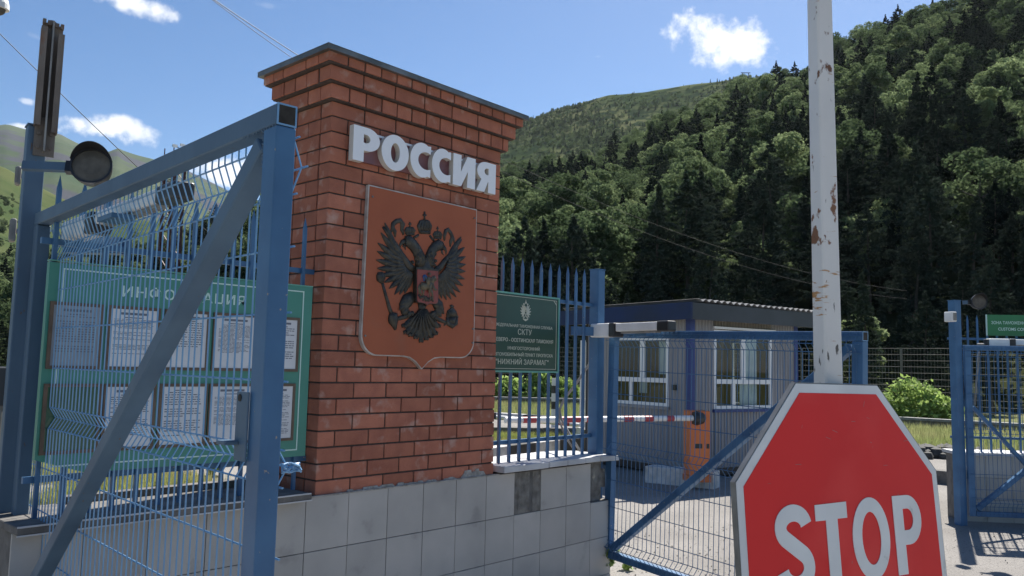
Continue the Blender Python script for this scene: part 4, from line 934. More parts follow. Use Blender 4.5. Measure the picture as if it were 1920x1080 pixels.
def window(face, Wn, tz, mul_lo, mul_hi):
    u0, u1, z0, z1 = Wn; t = .06
    mp = (lambda a0, a1, d0, d1, b0, b1: (a0, a1, -d1, -d0, b0, b1)) if face == 'f' else (lambda a0, a1, d0, d1, b0, b1: (-d1, -d0, a0, a1, b0, b1))
    mb = MB()
    B = lambda *k: mb.box(*mp(*k))
    B(u0, u1, -.03, .022, z1-t, z1); B(u0, u1, -.03, .022, z0, z0+t); B(u0, u0+t, -.03, .022, z0+t, z1-t); B(u1-t, u1, -.03, .022, z0+t, z1-t)
    B(u0+t, u1-t, -.03, .02, tz-.04, tz+.04)
    for m_ in mul_lo: B(m_-.04, m_+.04, -.03, .018, z0+t, tz-.04)
    for m_ in mul_hi: B(m_-.055, m_+.055, -.03, .018, tz+.04, z1-t)
    wo = mb.build('window', 'pvc', root, bevel=.004, local=True)
    mb = MB(); q_ = mp(u0+t*.5, u1-t*.5, -.010, -.010, z0+t*.5, z1-t*.5); mb.add([(q_[0], q_[2], q_[4]), (q_[1], q_[3], q_[4]), (q_[1], q_[3], q_[5]), (q_[0], q_[2], q_[5])], [(0, 1, 2, 3)]); po_ = mb.build('pane', 'glass', wo, local=True)
    mb = MB(); mb.box(*mp(u0-.04, u1+.04, .0, .06, z0-.05, z0-.003)); mb.build('sill', 'blue_deep' if face == 'f' else 'cladding', wo, local=True)
    return wo
mb = MB(); frame(mb, 1.0, 1.55, .95, 2.25, .06, CW-.05, CW+.01); mb.v = [(b, a, c) for a, b, c in mb.v]; wo = mb.build('window', 'pvc', root, local=True, label='window on the far side'); mb = MB(); mb.add([(CW-.03, 1.03, .98), (CW-.03, 1.52, .98), (CW-.03, 1.52, 2.22), (CW-.03, 1.03, 2.22)], [(0, 1, 2, 3)]); mb.build('pane', 'glass', wo, local=True)
window('f', WF, 1.45, [1.05], [1.30]); window('l', WL, 1.445, [1.45], [1.15])
mb = MB(); mb.box(.53, 2.14, -.05, -.005, 2.345, 2.385); mb.build('roller_box', 'pvc', root, local=True)
mb = MB()   # pale curtain behind the right half of the front window, folds
xs = np.linspace(1.33, 1.78, 26); vs = [(x, .10+.018*math.sin(i*1.25), z) for i, x in enumerate(xs) for z in (.99, 2.28)]
mb.add(vs, [(2*i, 2*i+2, 2*i+3, 2*i+1) for i in range(25)]); mb.build('curtain', 'curtain', root, local=True)
mb = MB(); mb.box(.60, 1.0, .25, .29, .2, 1.35); mb.box(1.2, 1.26, .4, 2.2, .6, 2.2); mb.box(.35, .38, .9, 1.5, .3, 1.35); mb.build('furniture', 'wood_brown', root, local=True)
mb = MB(); mb.box(.30, .305, .75, 1.05, 1.55, 2.15); mb.box(.30, .306, 1.35, 1.55, 1.2, 1.4); mb.build('wall_notice', 'curtain', root, local=True)
mb = MB(); mb.box(-.06, -.016, .28, .37, 1.29, 1.38); mb.build('door_phone', 'black', root, local=True)
OV = .28
mb = MB(); mb.box(-OV, -OV+.04, -OV, CD+.55, 2.46, 2.74); mb.build('fascia', 'fascia', root, local=True, label='blue fascia board')
mb = MB(); mb.box(-OV+.042, CW+.12, -OV, -OV+.04, 2.46, 2.735); mb.build('fascia', 'fascia_grey', root, local=True, label='dark grey fascia board')
mb = MB(); mb.box(CW+.122, CW+.50, -OV-.002, -OV+.04, 2.46, 2.72); mb.build('fascia', 'fascia', root, local=True, label='short blue end of the front fascia')
mb = MB(); mb.box(-OV+.042, CW+.5, -OV+.042, CD+.55, 2.50, 2.55); mb.build('soffit', 'fascia_grey', root, local=True)
mb = MB()   # corrugated slate roof
nx = 150; xs = np.linspace(-OV+.15, CW+.75, nx); zz = [.022*math.sin(x*2*PI/.15) for x in xs]
vs = [(x, y, 2.775+z-.02*(x+OV)/3.0+h_+(.012 if y > 1 else 0)) for x, z in zip(xs, zz) for y in (-OV-.03, CD+.6) for h_ in (0, .010)]
mb.add(vs, [(4*i, 4*i+4, 4*i+6, 4*i+2) for i in range(nx-1)]+[(4*i+1, 4*i+3, 4*i+7, 4*i+5) for i in range(nx-1)]+[(4*i, 4*i+1, 4*i+5, 4*i+4) for i in range(nx-1)]); mb.build('roof', 'slate', root, local=True)

# ------------------------------------------------------------------ barrier
root = thing('boom_barrier', 'orange boom barrier box with a long red and white boom beside the guard cabin', 'barrier', (8.30, 2.12, .12), D2(-42))
mb = MB(); mb.box(-.16, .16, -.15, .15, .09, 1.06); mb.build('cabinet', 'orange', root, bevel=.012, seg=2, local=True)
mb = MB(); mb.box(-.17, .17, -.16, .16, 0, .09); mb.build('foot', 'orange', root, local=True)
mb = MB(); mb.box(-.075, .035, -.1535, -.1505, .50, .57); mb.box(.1015, .145, -.1535, -.1505, .50, .57); mb.build('handle_slot', 'black', root, local=True)
b1 = np.array([8.406, 2.235, 1.05]); b0 = np.array([5.166, 3.218, 1.05]); bd = (b0-b1)/np.linalg.norm(b0-b1)
hc = atD(1304, 784, 12.25)
b1 = hc.copy(); b0[2] = b1[2]; bd = (b0-b1)/np.linalg.norm(b0-b1)
mb = MB(); mb.tube([b1+bd*.02, b0], .042, 16); bo = mb.build('boom', 'white', root, smooth=False)
Lb = np.linalg.norm(b0-b1)
for a, b in ((.42, .55), (.80, .95), (1.15, 1.32), (1.75, 1.95), (2.05, 2.35), (2.75, 2.95), (3.1, 3.3)):
    if b < Lb: mb = MB(); mb.tube([b1+bd*a, b1+bd*b], .0432, 16, cap=False); mb.build('red_band', 'boom_red', bo)
mb = MB(); mb.tube([hc-bd*.22, hc-bd*.10, hc+bd*.0, hc+bd*.06], [.03, .10, .11, .09], 14); mb.build('boom_head', 'black', root)
mb = MB(); mb.tube([hc+fw*.1, hc+fw*.02], .03, 10); mb.build('shaft', 'galv', root)
# second boom further back, kerb island, bollard
q0, q1 = atD(1040, 800, 20), atD(1086, 797, 20)
root = thing('lowered_boom', 'second white boom with red bands further back, seen through the picket fence', 'barrier', tuple(q1))
q2 = atD(930, 782, 20); mb = MB(); mb.tube([q2, q1], .05, 12); mb.build('boom', 'white', root)
dd = (q1-q2)
for a in (.42, .75): mb = MB(); mb.tube([q2+dd*a, q2+dd*(a+.13)], .052, 12, cap=False); mb.build('red_band', 'boom_red', root)
mb = MB(); mb.box(q1[0]-.05, q1[0]+.05, q1[1]-.05, q1[1]+.05, 0, q1[2]-.06); mb.build('rest_post', 'white', root)
def kerb(name, label, pts, w, h, segs, mts, group='kerbs around the yard'):
    root = thing(name, label, 'kerb', (pts[0][0], pts[0][1], 0), 0, group)
    P = [np.array(q, float) for q in pts]; i = 0
    for a, b in zip(P[:-1], P[1:]):
        L = np.linalg.norm(b-a); k = max(1, int(round(L/segs)))
        for j in range(k):
            p, q = a+(b-a)*j/k, a+(b-a)*(j+1)/k; d = (q-p)/np.linalg.norm(q-p); n_ = np.array([-d[1], d[0]]); q = q-d*.008
            mb = MB(); r4 = [p-n_*w/2, q-n_*w/2, q+n_*w/2, p+n_*w/2]; mb.hexa([(*c, -.01) for c in r4]+[(*c, h) for c in r4])
            mb.build('kerb_stone', mts[i % len(mts)], root, bevel=.012, seg=2); i += 1
kerb('kerb', 'black and white painted kerb of the grass island seen through the picket fence', [(7.55, 6.15), (8.6, 6.36), (10.4, 6.58), (13.0, 6.6)], .22, .30, .95, ['kerb_white', 'kerb_black'])
kerb('kerb', 'black and white painted kerb on the far side of the road behind the pickets', [(17.3, 17.5), (17.4, 14.8), (17.7, 12.6), (17.3, 8)], .25, .22, 1.4, ['kerb_white', 'kerb_black'])
kerb('kerb', 'dark stone kerb edging the island, near side of the road behind the pickets', [(10.5, 12.8), (12.7, 10.6), (14.35, 9.05), (14.0, 7)], .22, .20, 1.2, ['kerb_grey'])
kerb('kerb', 'dark kerb beside the pale road to the left of the distant right gate post', [(12.35, 3.2), (12.2, .2), (12.1, -1.4)], .22, .22, 1.0, ['kerb_grey'])
ka, kb_ = onZ(1216, 903), onZ(1345, 916)
kerb('kerb', 'white painted kerb block at the foot of the orange barrier', [ka[:2], kb_[:2]], .30, .26, 3, ['kerb_white'])
bl = onZ(1038, 815)
root = thing('striped_bollard', 'black and white banded post standing on the grass behind the picket fence', 'bollard', (bl[0], bl[1], 0))
mb = MB(); mb.cyl((bl[0], bl[1], 0), (bl[0], bl[1], 1.5), .075, 16); po = mb.build('post', 'white', root)
for z in (.28, .68, 1.10): mb = MB(); mb.cyl((bl[0], bl[1], z), (bl[0], bl[1], z+.2), .0765, 16); mb.build('black_band', 'kerb_black', root)
wp = onZ(1095, 813)
root = thing('white_post', 'tall flat white post standing behind the right end of the picket fence', 'post', (wp[0], wp[1], 0), D2(-50))
mb = MB(); mb.box(-.13, .01, -.03, .03, 0, 2.55); mb.box(.02, .14, -.05, .01, 0, 2.50); mb.build('post', 'pvc', root, local=True)
mb = MB(); mb.box(-.16, .17, -.07, .05, 0, .04); mb.build('foot_plate', 'galv', root, local=True)

# guard rail, rear mesh fence
rl = [(22, 27), (24.2, 21.2), (26.6, 18.5), (26.3, 10), (25.9, 3.6), (25.95, -4)]
root = thing('guard_rail', 'long low concrete guard rail with a pale top in front of the bushes', 'guard rail', (26, 3, 0))
mb = MB()
for a, b in zip(rl[:-1], rl[1:]): mb.bar((*a, .16), (*b, .16), .25, .34)
mb.build('rail_base', 'kerb_grey', root); mb = MB()
for a, b in zip(rl[:-1], rl[1:]): mb.bar((*a, .37), (*b, .37), .34, .08)
mb.build('rail_top', 'slate', root)
root = thing('boundary_fence', 'tall grey wire mesh boundary fence in front of the dark forest', 'fence', (31, 6, 0))
fl_ = [(30, 30), (31.2, 18), (31.2, 6), (31, -8)]
mb = MB(); posts = []
for a, b in zip(fl_[:-1], fl_[1:]):
    a, b = np.array(a, float), np.array(b, float); L = np.linalg.norm(b-a)
    for z in np.arange(.2, 2.85, .24): mb.tube([(*a, z), (*b, z)], .006, 4, cap=False)
    for k in range(int(L/.12)): p = a+(b-a)*k*.12/L; mb.tube([(*p, .1), (*p, 2.82)], .0035, 3, cap=False)
    posts += [a+(b-a)*k/max(1, int(L/4)) for k in range(max(1, int(L/4)))]
mb.build('wire_mesh', 'galv', root)
for p in posts:
    mb = MB(); mb.box(p[0]-.04, p[0]+.04, p[1]-.04, p[1]+.04, 0, 2.85); mb.build('fence_post', 'kerb_grey', root)

# ------------------------------------------------------------------ camera dome, floodlight mast, overhead cables, ridge mast
q = atD(-2, 12, 6.0)
root = thing('dome_camera', 'white dome security camera at the top left edge of the photo', 'security camera', tuple(q))
mb = MB(); mb.tube([(0, 0, .10), (0, 0, .09), (0, 0, .02), (0, 0, -.02)], [.02, .045, .066, .068], 20); mb.build('housing', 'white', root, local=True, smooth=False)
mb = MB(); mb.ball((0, 0, -.022), .045, 1, 16, 8); mb.build('dome', 'lens', root, local=True, smooth=True)
mb = MB(); mb.tube([(0, 0, .10), (0, 0, .18), (-.08, .06, .22), (-.45, .40, .22)], .02, 10); mb.build('bracket_arm', 'white', root, local=True)
mb = MB(); mb.cyl((-.47, .42, -q[2]), (-.47, .42, .5), .06, 14); mb.build('mast', 'galv', root, local=True)
tb = atD(306, 660, 75.)
root = thing('floodlight_mast', 'dark red lattice mast with white floodlights beyond the left gate', 'mast', (tb[0], tb[1], 0), D2(10))
tt = atD(306, 285, 75.); hT = tt[2]; w0 = .62
mb = MB(); cs4 = [(-w0, -w0), (w0, -w0), (w0, w0), (-w0, w0)]
for a, b in cs4: mb.bar((a, b, 0), (a, b, hT), .22, .22, up=(1, 0, 0))
k = 0; z = .5
while z < hT-1.2:
    for i in range(4):
        a, b = cs4[i], cs4[(i+1) % 4]
        mb.bar((*a, z), (*b, z), .08, .08); mb.bar((*(a if k % 2 else b), z), (*(b if k % 2 else a), z+1.2), .07, .07)
    z += 1.2; k += 1
mb.build('lattice', 'lattice', root, local=True)
mb = MB(); mb.box(-.75, .75, -.75, .75, hT, hT+.10)
for a, b in ((-.7, -.7), (.7, -.7), (.7, .7), (-.7, .7)): mb.bar((a, b, hT), (a, b, hT+.75), .07, .07, up=(1, 0, 0))
for z in (.4, .75): mb.bar((-.7, -.7, hT+z), (.7, -.7, hT+z), .06, .06)
mb.build('platform', 'lattice', root, local=True)
for x, z in ((-.75, .70), (.05, .95), (.78, .62)):
    mb = MB(); mb.hexa([(x-.24, -1.0, hT+z-.10), (x+.24, -1.0, hT+z-.10), (x+.2, -.75, hT+z-.02), (x-.2, -.75, hT+z-.02), (x-.24, -.95, hT+z+.22), (x+.24, -.95, hT+z+.22), (x+.2, -.75, hT+z+.16), (x-.2, -.75, hT+z+.16)]); mb.build('floodlight', 'pvc', root, local=True)
def span(label, p0, p1, sag, r, mt='black'):
    pts = [p0+(p1-p0)*t+np.array([0, 0, -sag*4*t*(1-t)]) for t in np.linspace(0, 1, 25)]
    cable('overhead_cable', label, 'cable', pts, r, mt, 5, 'overhead cables')
span('single dark overhead cable crossing the sky at the left', atD(-250, -190, 22), atD(420, 462, 34), .2, .014)
span('upper of the two dark overhead cables above the brick pillar', atD(330, -50, 24), atD(720, 200, 40), .15, .016)
span('lower of the two dark overhead cables above the brick pillar', atD(330, -53, 25), atD(720, 215, 40), .25, .012)
span('upper pale overhead cable in front of the forest, right of the pillar', atD(880, 270, 30), atD(1700, 545, 46), .9, .006, 'kerb_grey')
span('lower pale overhead cable in front of the forest, right of the pillar', atD(880, 292, 30), atD(1700, 560, 46), 1.0, .006, 'kerb_grey')
qd = atD(1398, 143, 690.)
root = thing('ridge_pylon', 'tiny grey portal pylon standing on the far hill ridge', 'pylon', (qd[0], qd[1], qd[2]-3))
mb = MB(); e1 = CM[0]
for s_ in (-1, 1): mb.bar(tuple(np.array([0, 0, 0])+e1*s_*2.6), tuple(np.array([0, 0, 6.2])+e1*s_*2.6), .5, .5, up=(1, 0, 0))
mb.build('leg', 'fascia_grey', root, local=True)
mb = MB(); mb.bar(tuple(np.array([0, 0, 6.0])-e1*4), tuple(np.array([0, 0, 6.0])+e1*4), .5, .5); mb.build('crossbar', 'fascia_grey', root, local=True)

# ------------------------------------------------------------------ vegetation
def leaf_quads(C, size, rng, up=.5, k=1.0):
    n = len(C); nrm = rng.normal(size=(n, 3)); nrm[:, 2] += up; nrm /= np.linalg.norm(nrm, axis=1)[:, None]
    t = np.cross(nrm, rng.normal(size=(n, 3))); t /= np.linalg.norm(t, axis=1)[:, None]; b = np.cross(nrm, t)
    s = (size*rng.uniform(.6, 1.35, n))[:, None]
    v = np.stack([C-t*s*k, C+b*s*.55, C+t*s*k, C-b*s*.55], 1).reshape(-1, 3)
    return v, np.arange(4*n).reshape(-1, 4)
def crown_dec(seed, h=12., w=4.2, nclump=50, per=170, leaf=.19):
    r = np.random.default_rng(seed); cl = []
    while len(cl) < nclump:
        p = r.uniform(-1, 1, 3); q = np.linalg.norm(p)
        if q > 1 or q < .35: continue
        z = h*.60+p[2]*h*.38; taper = 1-.25*max(0, p[2]); cl.append((p[0]*w*taper, p[1]*w*taper, z))
    P = []
    for c in cl:
        rad = r.uniform(.75, 1.5)*w/4.2; q = r.normal(size=(per, 3)); q /= np.linalg.norm(q, axis=1)[:, None]; q *= (rad*r.uniform(.55, 1, per)**.6)[:, None]; q[:, 2] *= .7
        P.append(np.array(c)+q)
    return leaf_quads(np.concatenate(P), leaf, r, .35)
def crown_con(seed, h=15., w=2.7, pine=False, leaf=.22):
    r = np.random.default_rng(seed); P = []
    z = h*(.12 if not pine else .35)
    while z < h*.985:
        t = (z-h*.1)/(h*.9); rad = w*((1-t)**.8 if not pine else (1.15*math.sin(PI*min(1, .25+.8*t)))**.8)*r.uniform(.8, 1.12)+.1
        for k in range(7 if t < .8 else 5):
            a = r.uniform(0, 2*PI); L = rad*r.uniform(.65, 1.1); n = int(16+26*L/w)
            s = r.uniform(.15, 1, n)**.7; lat = r.normal(0, .16, n)*(.5+L*.25)*(1.15-s)
            P.append(np.stack([math.cos(a)*s*L-math.sin(a)*lat, math.sin(a)*s*L+math.cos(a)*lat, z+(.12 if pine else -.32)*s*L+r.normal(0, .09, n)], 1))
        z += h*.036
    P.append(np.stack([r.normal(0, .08, 20), r.normal(0, .08, 20), h+r.uniform(-.6, .2, 20)], 1))
    return leaf_quads(np.concatenate(P), leaf, r, .6, 1.15)
def trunk_mesh(name, h, r0, seed, limbs=6, mt='bark'):
    r = np.random.default_rng(seed); mb = MB()
    pts = [(0, 0, -.8)]+[(r.normal(0, .03*h*.3), r.normal(0, .03*h*.3), h*t) for t in (.25, .5, .75, .95)]
    mb.tube(pts, [r0*1.2, r0, r0*.75, r0*.45, r0*.12], 7)
    for k in range(limbs):
        z = h*r.uniform(.35, .8); a = r.uniform(0, 2*PI); L = h*.22
        mb.tube([(0, 0, z), (math.cos(a)*L*.5, math.sin(a)*L*.5, z+L*.35), (math.cos(a)*L, math.sin(a)*L, z+L*.8)], [r0*.4, r0*.25, r0*.08], 5)
    me = bpy.data.meshes.new(name); me.from_pydata(mb.v, [], mb.f); me.materials.append(M[mt]); return me
PROTO = []
for i, (h, w) in enumerate(((11, 4.0), (13, 3.6), (9.5, 4.4), (12, 4.8))):
    v, f = crown_dec(20+i, h, w); PROTO.append(('deciduous_tree', np_mesh('crown', v, f, 'leaf_dec'), trunk_mesh('trunk', h*.8, .2, i), h, w))
for i, (h, w, pn) in enumerate(((15, 2.8, False), (13, 2.5, False), (16, 3.2, True), (14, 3.0, True))):
    v, f = crown_con(40+i, h, w, pn); PROTO.append(('pine_tree' if pn else 'spruce_tree', np_mesh('crown', v, f, 'leaf_con'), trunk_mesh('trunk', h*.9, .2, 10+i, 0), h, w))
# where trees stand on the forested hill
spots = []
r_ = FP['r0']-3
while r_ < FP['r1']+14:
    st = 3.1+.0065*r_; da = st/r_; a = D2(-6)
    while a < D2(95):
        aa = a+RNG.uniform(-.5, .5)*da; rr_ = r_+RNG.uniform(-.5, .5)*st
        spots.append((aa, rr_)); a += da
    r_ += st
spots = np.array(spots); A, Rr = spots[:, 0], spots[:, 1]
X = CAM[0]+Rr*np.sin(A); Y = CAM[1]+Rr*np.cos(A); Zt = hz(A, Rr, el_forest, **FP); Zt = np.where(Rr < FP['r0'], 0, Zt+1.2*fbm(X/16, Y/16, 3)*np.minimum(1, 4*np.clip((Rr-FP['r0'])/(FP['r1']-FP['r0']), 0, 1)))
dens = fbm(X/28, Y/28, 31, 3); con = .9*fbm(X/24, Y/24, 77, 3)+RNG.normal(0, .6, len(X))
Pm = np.stack([X, Y, Zt+6], 1)-CAM; dc = Pm @ CM.T
px_ = 960+FPX*dc[:, 0]/dc[:, 2]; py_ = 540-FPX*dc[:, 1]/dc[:, 2]
keep = (RNG.random(len(X)) < .93)
kind = np.where((con > .22) | ((Rr < 66) & (con > -.75)), RNG.choice([4, 5, 6, 7], len(X), p=[.18, .17, .33, .32]), RNG.integers(0, 4, len(X)))
kind = np.where((kind >= 4) & (kind < 6) & (Rr > 165), kind+2, kind); kind = np.where((Rr > 195) & (RNG.random(len(X)) < .75), kind % 4, kind)
scl = RNG.uniform(.45, 1.02, len(X))*np.where(Rr < 60, .62, 1)
scl = np.where(kind >= 4, scl*.92, scl); scl = np.where(px_ < 520, scl*.62, scl)
order = np.argsort(dc[:, 2]/scl)
inview = (px_ > -20) & (px_ < 1940) & (py_ < 660) & (py_ > -60) & ~((px_ > 545) & (px_ < 925)) & keep
chosen = [i for i in order if inview[i]][:300]; cset = set(chosen)
LAB = {'deciduous_tree': ('broad light green leafy tree', 'leafy tree'), 'spruce_tree': ('dark pointed spruce', 'spruce'), 'pine_tree': ('dark rounded pine', 'pine')}
first = {}
for i in chosen:
    nm, cr, tr, h, w = PROTO[kind[i]]
    zone = 'left of the brick pillar' if px_[i] < 600 else ('between pillar and white pole' if px_[i] < 1540 else 'right of the white pole')
    lv = 'at the forest foot' if Rr[i] < 62 else 'on the forest slope'
    o = bpy.data.objects.new(nm, None); COL.objects.link(o); o.empty_display_size = .5
    o.location = (X[i], Y[i], Zt[i]-.3); o.rotation_euler = (RNG.normal(0, .03), RNG.normal(0, .03), RNG.uniform(0, 6.28)); s_ = scl[i]; o.scale = (s_*RNG.uniform(.9, 1.12), s_*RNG.uniform(.9, 1.12), s_)
    tag(o, f'{LAB[nm][0]} {lv}, {zone}', 'tree', f'{LAB[nm][1]} trees {lv}, {zone}')
    for n2, me in (('crown', cr), ('trunk', tr)):
        c = bpy.data.objects.new(n2, me); COL.objects.link(c); c.parent = o
def scatter(name, P, kinds, scales, meshes, label):
    me = bpy.data.meshes.new(name); me.vertices.add(len(P)); me.vertices.foreach_set('co', np.asarray(P, np.float32).ravel())
    for nm, ty, arr in (('kind', 'INT', kinds), ('scl', 'FLOAT', scales), ('rot', 'FLOAT', RNG.uniform(0, 6.28, len(P)))):
        at = me.attributes.new(nm, ty, 'POINT'); at.data.foreach_set('value', np.asarray(arr, np.int32 if ty == 'INT' else np.float32))
    o = link(me, name); ng = bpy.data.node_groups.new(name, 'GeometryNodeTree')
    ng.interface.new_socket('Geometry', in_out='INPUT', socket_type='NodeSocketGeometry'); ng.interface.new_socket('Geometry', in_out='OUTPUT', socket_type='NodeSocketGeometry')
    N, L = ng.nodes, ng.links; gi = N.new('NodeGroupInput'); go = N.new('NodeGroupOutput')
    ip = N.new('GeometryNodeInstanceOnPoints'); ip.inputs['Pick Instance'].default_value = True
    jn = N.new('GeometryNodeJoinGeometry')
    for ob in meshes[::-1]:
        oi = N.new('GeometryNodeObjectInfo'); oi.inputs['Object'].default_value = ob; oi.inputs['As Instance'].default_value = True; oi.transform_space = 'ORIGINAL'; L.new(oi.outputs['Geometry'], jn.inputs[0])
    mp = N.new('GeometryNodeMeshToPoints'); L.new(gi.outputs[0], mp.inputs[0]); L.new(mp.outputs[0], ip.inputs['Points']); L.new(jn.outputs[0], ip.inputs['Instance'])
    def na(nm, ty): n = N.new('GeometryNodeInputNamedAttribute'); n.data_type = ty; n.inputs['Name'].default_value = nm; return n.outputs[0]
    L.new(na('kind', 'INT'), ip.inputs['Instance Index'])
    cb = N.new('ShaderNodeCombineXYZ'); L.new(na('rot', 'FLOAT'), cb.inputs[2]); L.new(cb.outputs[0], ip.inputs['Rotation'])
    L.new(na('scl', 'FLOAT'), ip.inputs['Scale']); L.new(ip.outputs[0], go.inputs[0])
    md = o.modifiers.new('scatter', 'NODES'); md.node_group = ng
    return tag(o, label, 'woodland', kind='stuff')
rep = []
for k in range(8):
    for o in COL.objects:
        if o.type == 'MESH' and o.data == PROTO[k][1]: rep.append(o); break
    else: raise RuntimeError('no tree of kind %d' % k)
rest = np.array([i for i in range(len(X)) if keep[i] and i not in cset])
scatter('forest', np.stack([X, Y, Zt-.3], 1)[rest], kind[rest], scl[rest], rep, 'dense mixed forest of dark conifers and light green leafy trees covering the slope')
def scatter_on(name, el, P, a0, a1, n, seed, tmin, tmax, smin, smax, label, thr=-.2, kinds=(0, 3), fs=60, far=1.0):
    r = np.random.default_rng(seed); A = r.uniform(a0, a1, n); t = r.uniform(tmin, tmax, n); R_ = P['r0']+(P['r1']-P['r0'])*t
    X = CAM[0]+R_*np.sin(A); Y = CAM[1]+R_*np.cos(A); Z = hz(A, R_, el, **P)
    k = fbm(X/fs, Y/fs, seed+1, 4)+r.normal(0, .35, n) > thr
    scatter(name, np.stack([X, Y, Z-.3], 1)[k], r.integers(kinds[0], kinds[1], n)[k], r.uniform(smin, smax, n)[k]*far, rep, label)
scatter_on('hillside_shrubs', el_far, FF, D2(33), D2(76), 26000, 51, .12, 1.0, .10, .36, 'scattered dark shrubs and small trees over the far hill', -.12, (0, 5), 70)
scatter_on('hill_bushes', el_mid, FM, D2(5), D2(38), 4500, 61, .0, .8, .12, .4, 'dark bushes scattered over the lower part of the grassy hill on the left', .25, (0, 4), 60)

def bush(name, label, c, w, d, h, n, leaf, seed, group, mt='leaf_bush'):
    r = np.random.default_rng(seed); root = thing(name, label, 'bush', (c[0], c[1], 0), D2(-30), group); P = []
    for k in range(n):
        a = r.uniform(0, 2*PI); q = r.uniform(0, 1)**.5; x, y = math.cos(a)*q*w, math.sin(a)*q*d; top = h*(1-.55*q*q)*r.uniform(.75, 1.08)
        m = 60; s = r.uniform(.1, 1, m)**.6; P.append(np.stack([x*(.55+.45*s)+r.normal(0, .13, m)*s, y*(.55+.45*s)+r.normal(0, .13, m)*s, s*top], 1))
    v, f = leaf_quads(np.concatenate(P), leaf, r, .6); o = link(np_mesh('foliage', v, f, mt), 'foliage', root)
    mb = MB()
    for k in range(10): a = r.uniform(0, 6.28); mb.tube([(0, 0, 0), (math.cos(a)*w*.3, math.sin(a)*d*.3, h*.4), (math.cos(a)*w*.6, math.sin(a)*d*.6, h*.75)], [.03, .02, .008], 5)
    mb.build('stems', 'bark', root, local=True)
bc = onZ(1715, 800)
GB = 'bushes behind the guard rail'
bc = atD(1712, 798, 28.2); bush('bush', 'large bright green bush behind the guard rail, right of the stop sign', bc, 1.25, 1.0, 1.75, 60, .085, 1, GB)
bc = atD(1765, 800, 27.8); bush('bush', 'lower bright green bush beside the distant right gate post', bc, .85, .7, 1.05, 34, .08, 2, GB)
for i, (x, w, h, lab) in enumerate(((950, .9, 1.35, 'leftmost bush seen through the pickets next to the brick pillar'), (985, .8, 1.1, 'low bush between the first pickets right of the brick pillar'), (1005, .75, 1.8, 'tallest pale bush seen through the middle pickets'), (1022, .7, 1.4, 'bush just left of the striped post'), (1056, .8, 1.3, 'greyish bush just right of the striped post'))):
    bc = atD(x, 758, 39.5); bush('bush', lab, bc, w, .8, h, 36, .11, 10+i, GB)
q = onZ(1597, 640); bt = atD(1597, 640, 45.); 
v, f = crown_dec(91, 5.2, 1.7, 40, 90, .15)
root = thing('small_tree', 'small bright round tree just right of the white pole, at the foot of the forest', 'tree', (bt[0], bt[1], .2)); link(np_mesh('crown', v, f, 'leaf_dec'), 'crown', root); link(trunk_mesh('trunk', 4, .12, 92), 'trunk', root)
# grass blades
def blades(name, region, n, h, w, mt, seed, label, lean=.35):
    r = np.random.default_rng(seed); P = np.array(region, float); lo_, hi_ = P.min(0), P.max(0); out_ = []
    def inside(q):
        c = np.zeros(len(q), bool); j = len(P)-1
        for i in range(len(P)):
            cond = ((P[i, 1] > q[:, 1]) != (P[j, 1] > q[:, 1])) & (q[:, 0] < (P[j, 0]-P[i, 0])*(q[:, 1]-P[i, 1])/(P[j, 1]-P[i, 1]+1e-12)+P[i, 0]); c ^= cond; j = i
        return c
    while sum(map(len, out_)) < n:
        q = r.uniform(lo_, hi_, (n, 2)); q = q[inside(q)]; k = fbm(q[:, 0]*1.3, q[:, 1]*1.3, seed, 3)+r.normal(0, .5, len(q)) > -.35; out_.append(q[k])
    q = np.concatenate(out_)[:n]; a = r.uniform(0, 2*PI, n); hh_ = h*r.uniform(.45, 1.25, n); ww = w*r.uniform(.7, 1.3, n)
    dx, dy = np.cos(a), np.sin(a); la = r.uniform(0, 2*PI, n); ll = hh_*lean*r.uniform(.2, 1, n)
    b = np.stack([q[:, 0], q[:, 1], np.full(n, -.01)], 1); s = np.stack([dx*ww/2, dy*ww/2, np.zeros(n)], 1); t = b+np.stack([np.cos(la)*ll, np.sin(la)*ll, hh_], 1)
    v = np.stack([b-s, b+s, t], 1).reshape(-1, 3); o = link(np_mesh(name, v, np.arange(3*n).reshape(-1, 3), mt, 3), name)
    return tag(o, label, 'grass', kind='stuff')
blades('island_grass', [(7.7, 6.5), (10.4, 6.75), (13.6, 6.8), (14.2, 9.0), (12.6, 10.5), (10.3, 12.7), (6, 14)], 42000, .14, .016, 'grass', 1, 'short sunlit yellowish grass on the kerbed island beyond the pickets')
blades('meadow_grass', [(17.3, 17.5), (17.7, 12.8), (16.9, 3), (16.7, -4), (25.7, -4), (25.8, 5), (26.2, 17.5), (23.5, 21), (19, 24)], 60000, .30, .028, 'meadow', 2, 'tall pale grass of the meadow in front of the guard rail')
blades('verge_grass', [(.5, 6.6), (3.1, 6.6), (3.2, 13), (0, 14), (-3, 12), (-.6, 9.2), (1.6, 8.2)], 30000, .20, .014, 'grass', 3, 'dry yellow green grass of the verge behind the left fence')
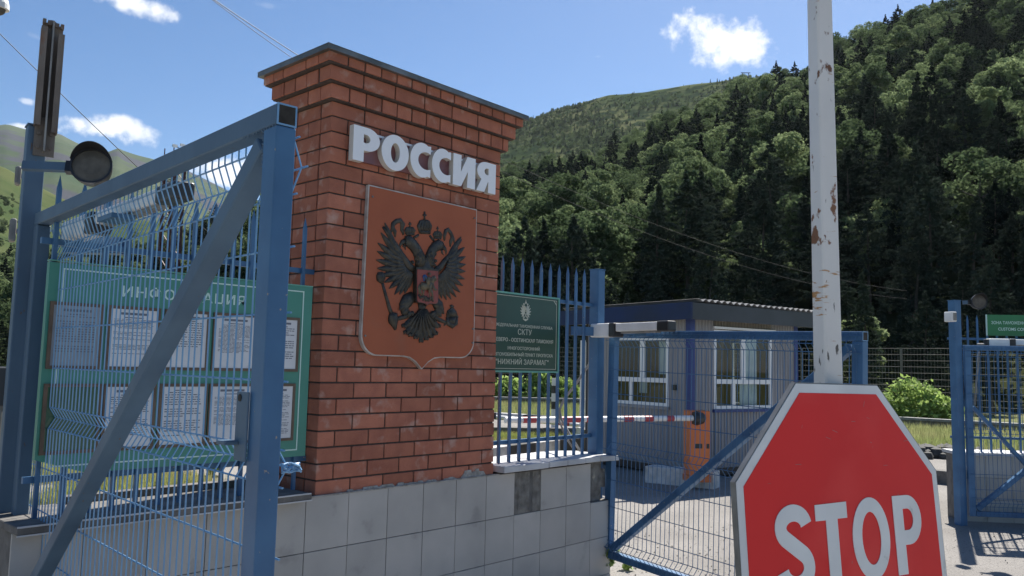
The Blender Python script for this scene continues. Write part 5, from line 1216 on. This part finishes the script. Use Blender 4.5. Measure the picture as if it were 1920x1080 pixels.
# rubble and weeds
mb = MB()
for i in range(150):
    t = random.random(); q = np.array([16.9, 2.6])+(np.array([16.9, -2.2])-np.array([16.9, 2.6]))*t+np.array([random.gauss(0, .25), 0]); s_ = random.uniform(.06, .2)
    mb.ball((q[0], q[1], s_*.5), s_, random.uniform(.6, 1.2), 6, 4)
tag(mb.build('rubble', 'kerb_black'), 'dark broken asphalt rubble along the edge of the grass', 'rubble', kind='stuff')
def weed(label, c, n, h, leaf, seed, mt='leaf_bush'):
    r = np.random.default_rng(seed); root = thing('weed', label, 'plant', tuple(c), 0, 'weeds'); P = []; mb = MB()
    for k in range(n):
        a = r.uniform(0, 2*PI); L = h*r.uniform(.5, 1); e = np.array([math.cos(a)*L*.6, math.sin(a)*L*.6, L]); mb.tube([(0, 0, 0), tuple(e*.5+np.array([0, 0, L*.1])), tuple(e)], [.004, .003, .0015], 4)
        for s in np.linspace(.35, 1, 6): P.append(e*s+r.normal(0, .012, 3))
    v, f = leaf_quads(np.array(P), leaf, r, .8); link(np_mesh('leaves', v, f, mt), 'leaves', root); mb.build('stems', 'leaf_bush', root, local=True)
weed('leafy green weed at the right end of the plinth wall foot', onZ(1128, 1078), 20, .26, .05, 1); weed('smaller weed on the gravel under the right gate leaf', onZ(1178, 1070), 8, .12, .03, 2)
weed('bright green weed on the gravel behind the left fence', onZ(215, 905), 14, .42, .10, 3); weed('second green weed behind the left fence, nearer the pillar', onZ(400, 893), 14, .45, .10, 4)
mb = MB()
for i in range(300):
    q = onZ(random.uniform(1146, 1420), random.uniform(985, 1110)) if i < 260 else onZ(random.uniform(1770, 1930), random.uniform(930, 1085)); s_ = random.uniform(.003, .010)
    mb.ball((q[0], q[1], s_*.4+.004), s_, random.uniform(.6, 1.2), 5, 3)
tag(mb.build('loose_stones', 'gravel'), 'small loose stones scattered on the asphalt', 'stones', kind='stuff')

# ------------------------------------------------------------------ haze of the valley air
hm = bpy.data.materials.new('valley_air'); hm.use_nodes = True; t = hm.node_tree; t.nodes.clear()
ho = t.nodes.new('ShaderNodeOutputMaterial'); pv = t.nodes.new('ShaderNodeVolumePrincipled'); t.links.new(pv.outputs[0], ho.inputs['Volume'])
pv.inputs['Color'].default_value = (.80, .88, 1, 1); pv.inputs['Density'].default_value = HAZE; pv.inputs['Anisotropy'].default_value = .3
M['air'] = hm
mb = MB(); mb.box(-4200, 4200, -4200, 4200, -1.2, 1000); tag(mb.build('haze', 'air'), kind='stuff')
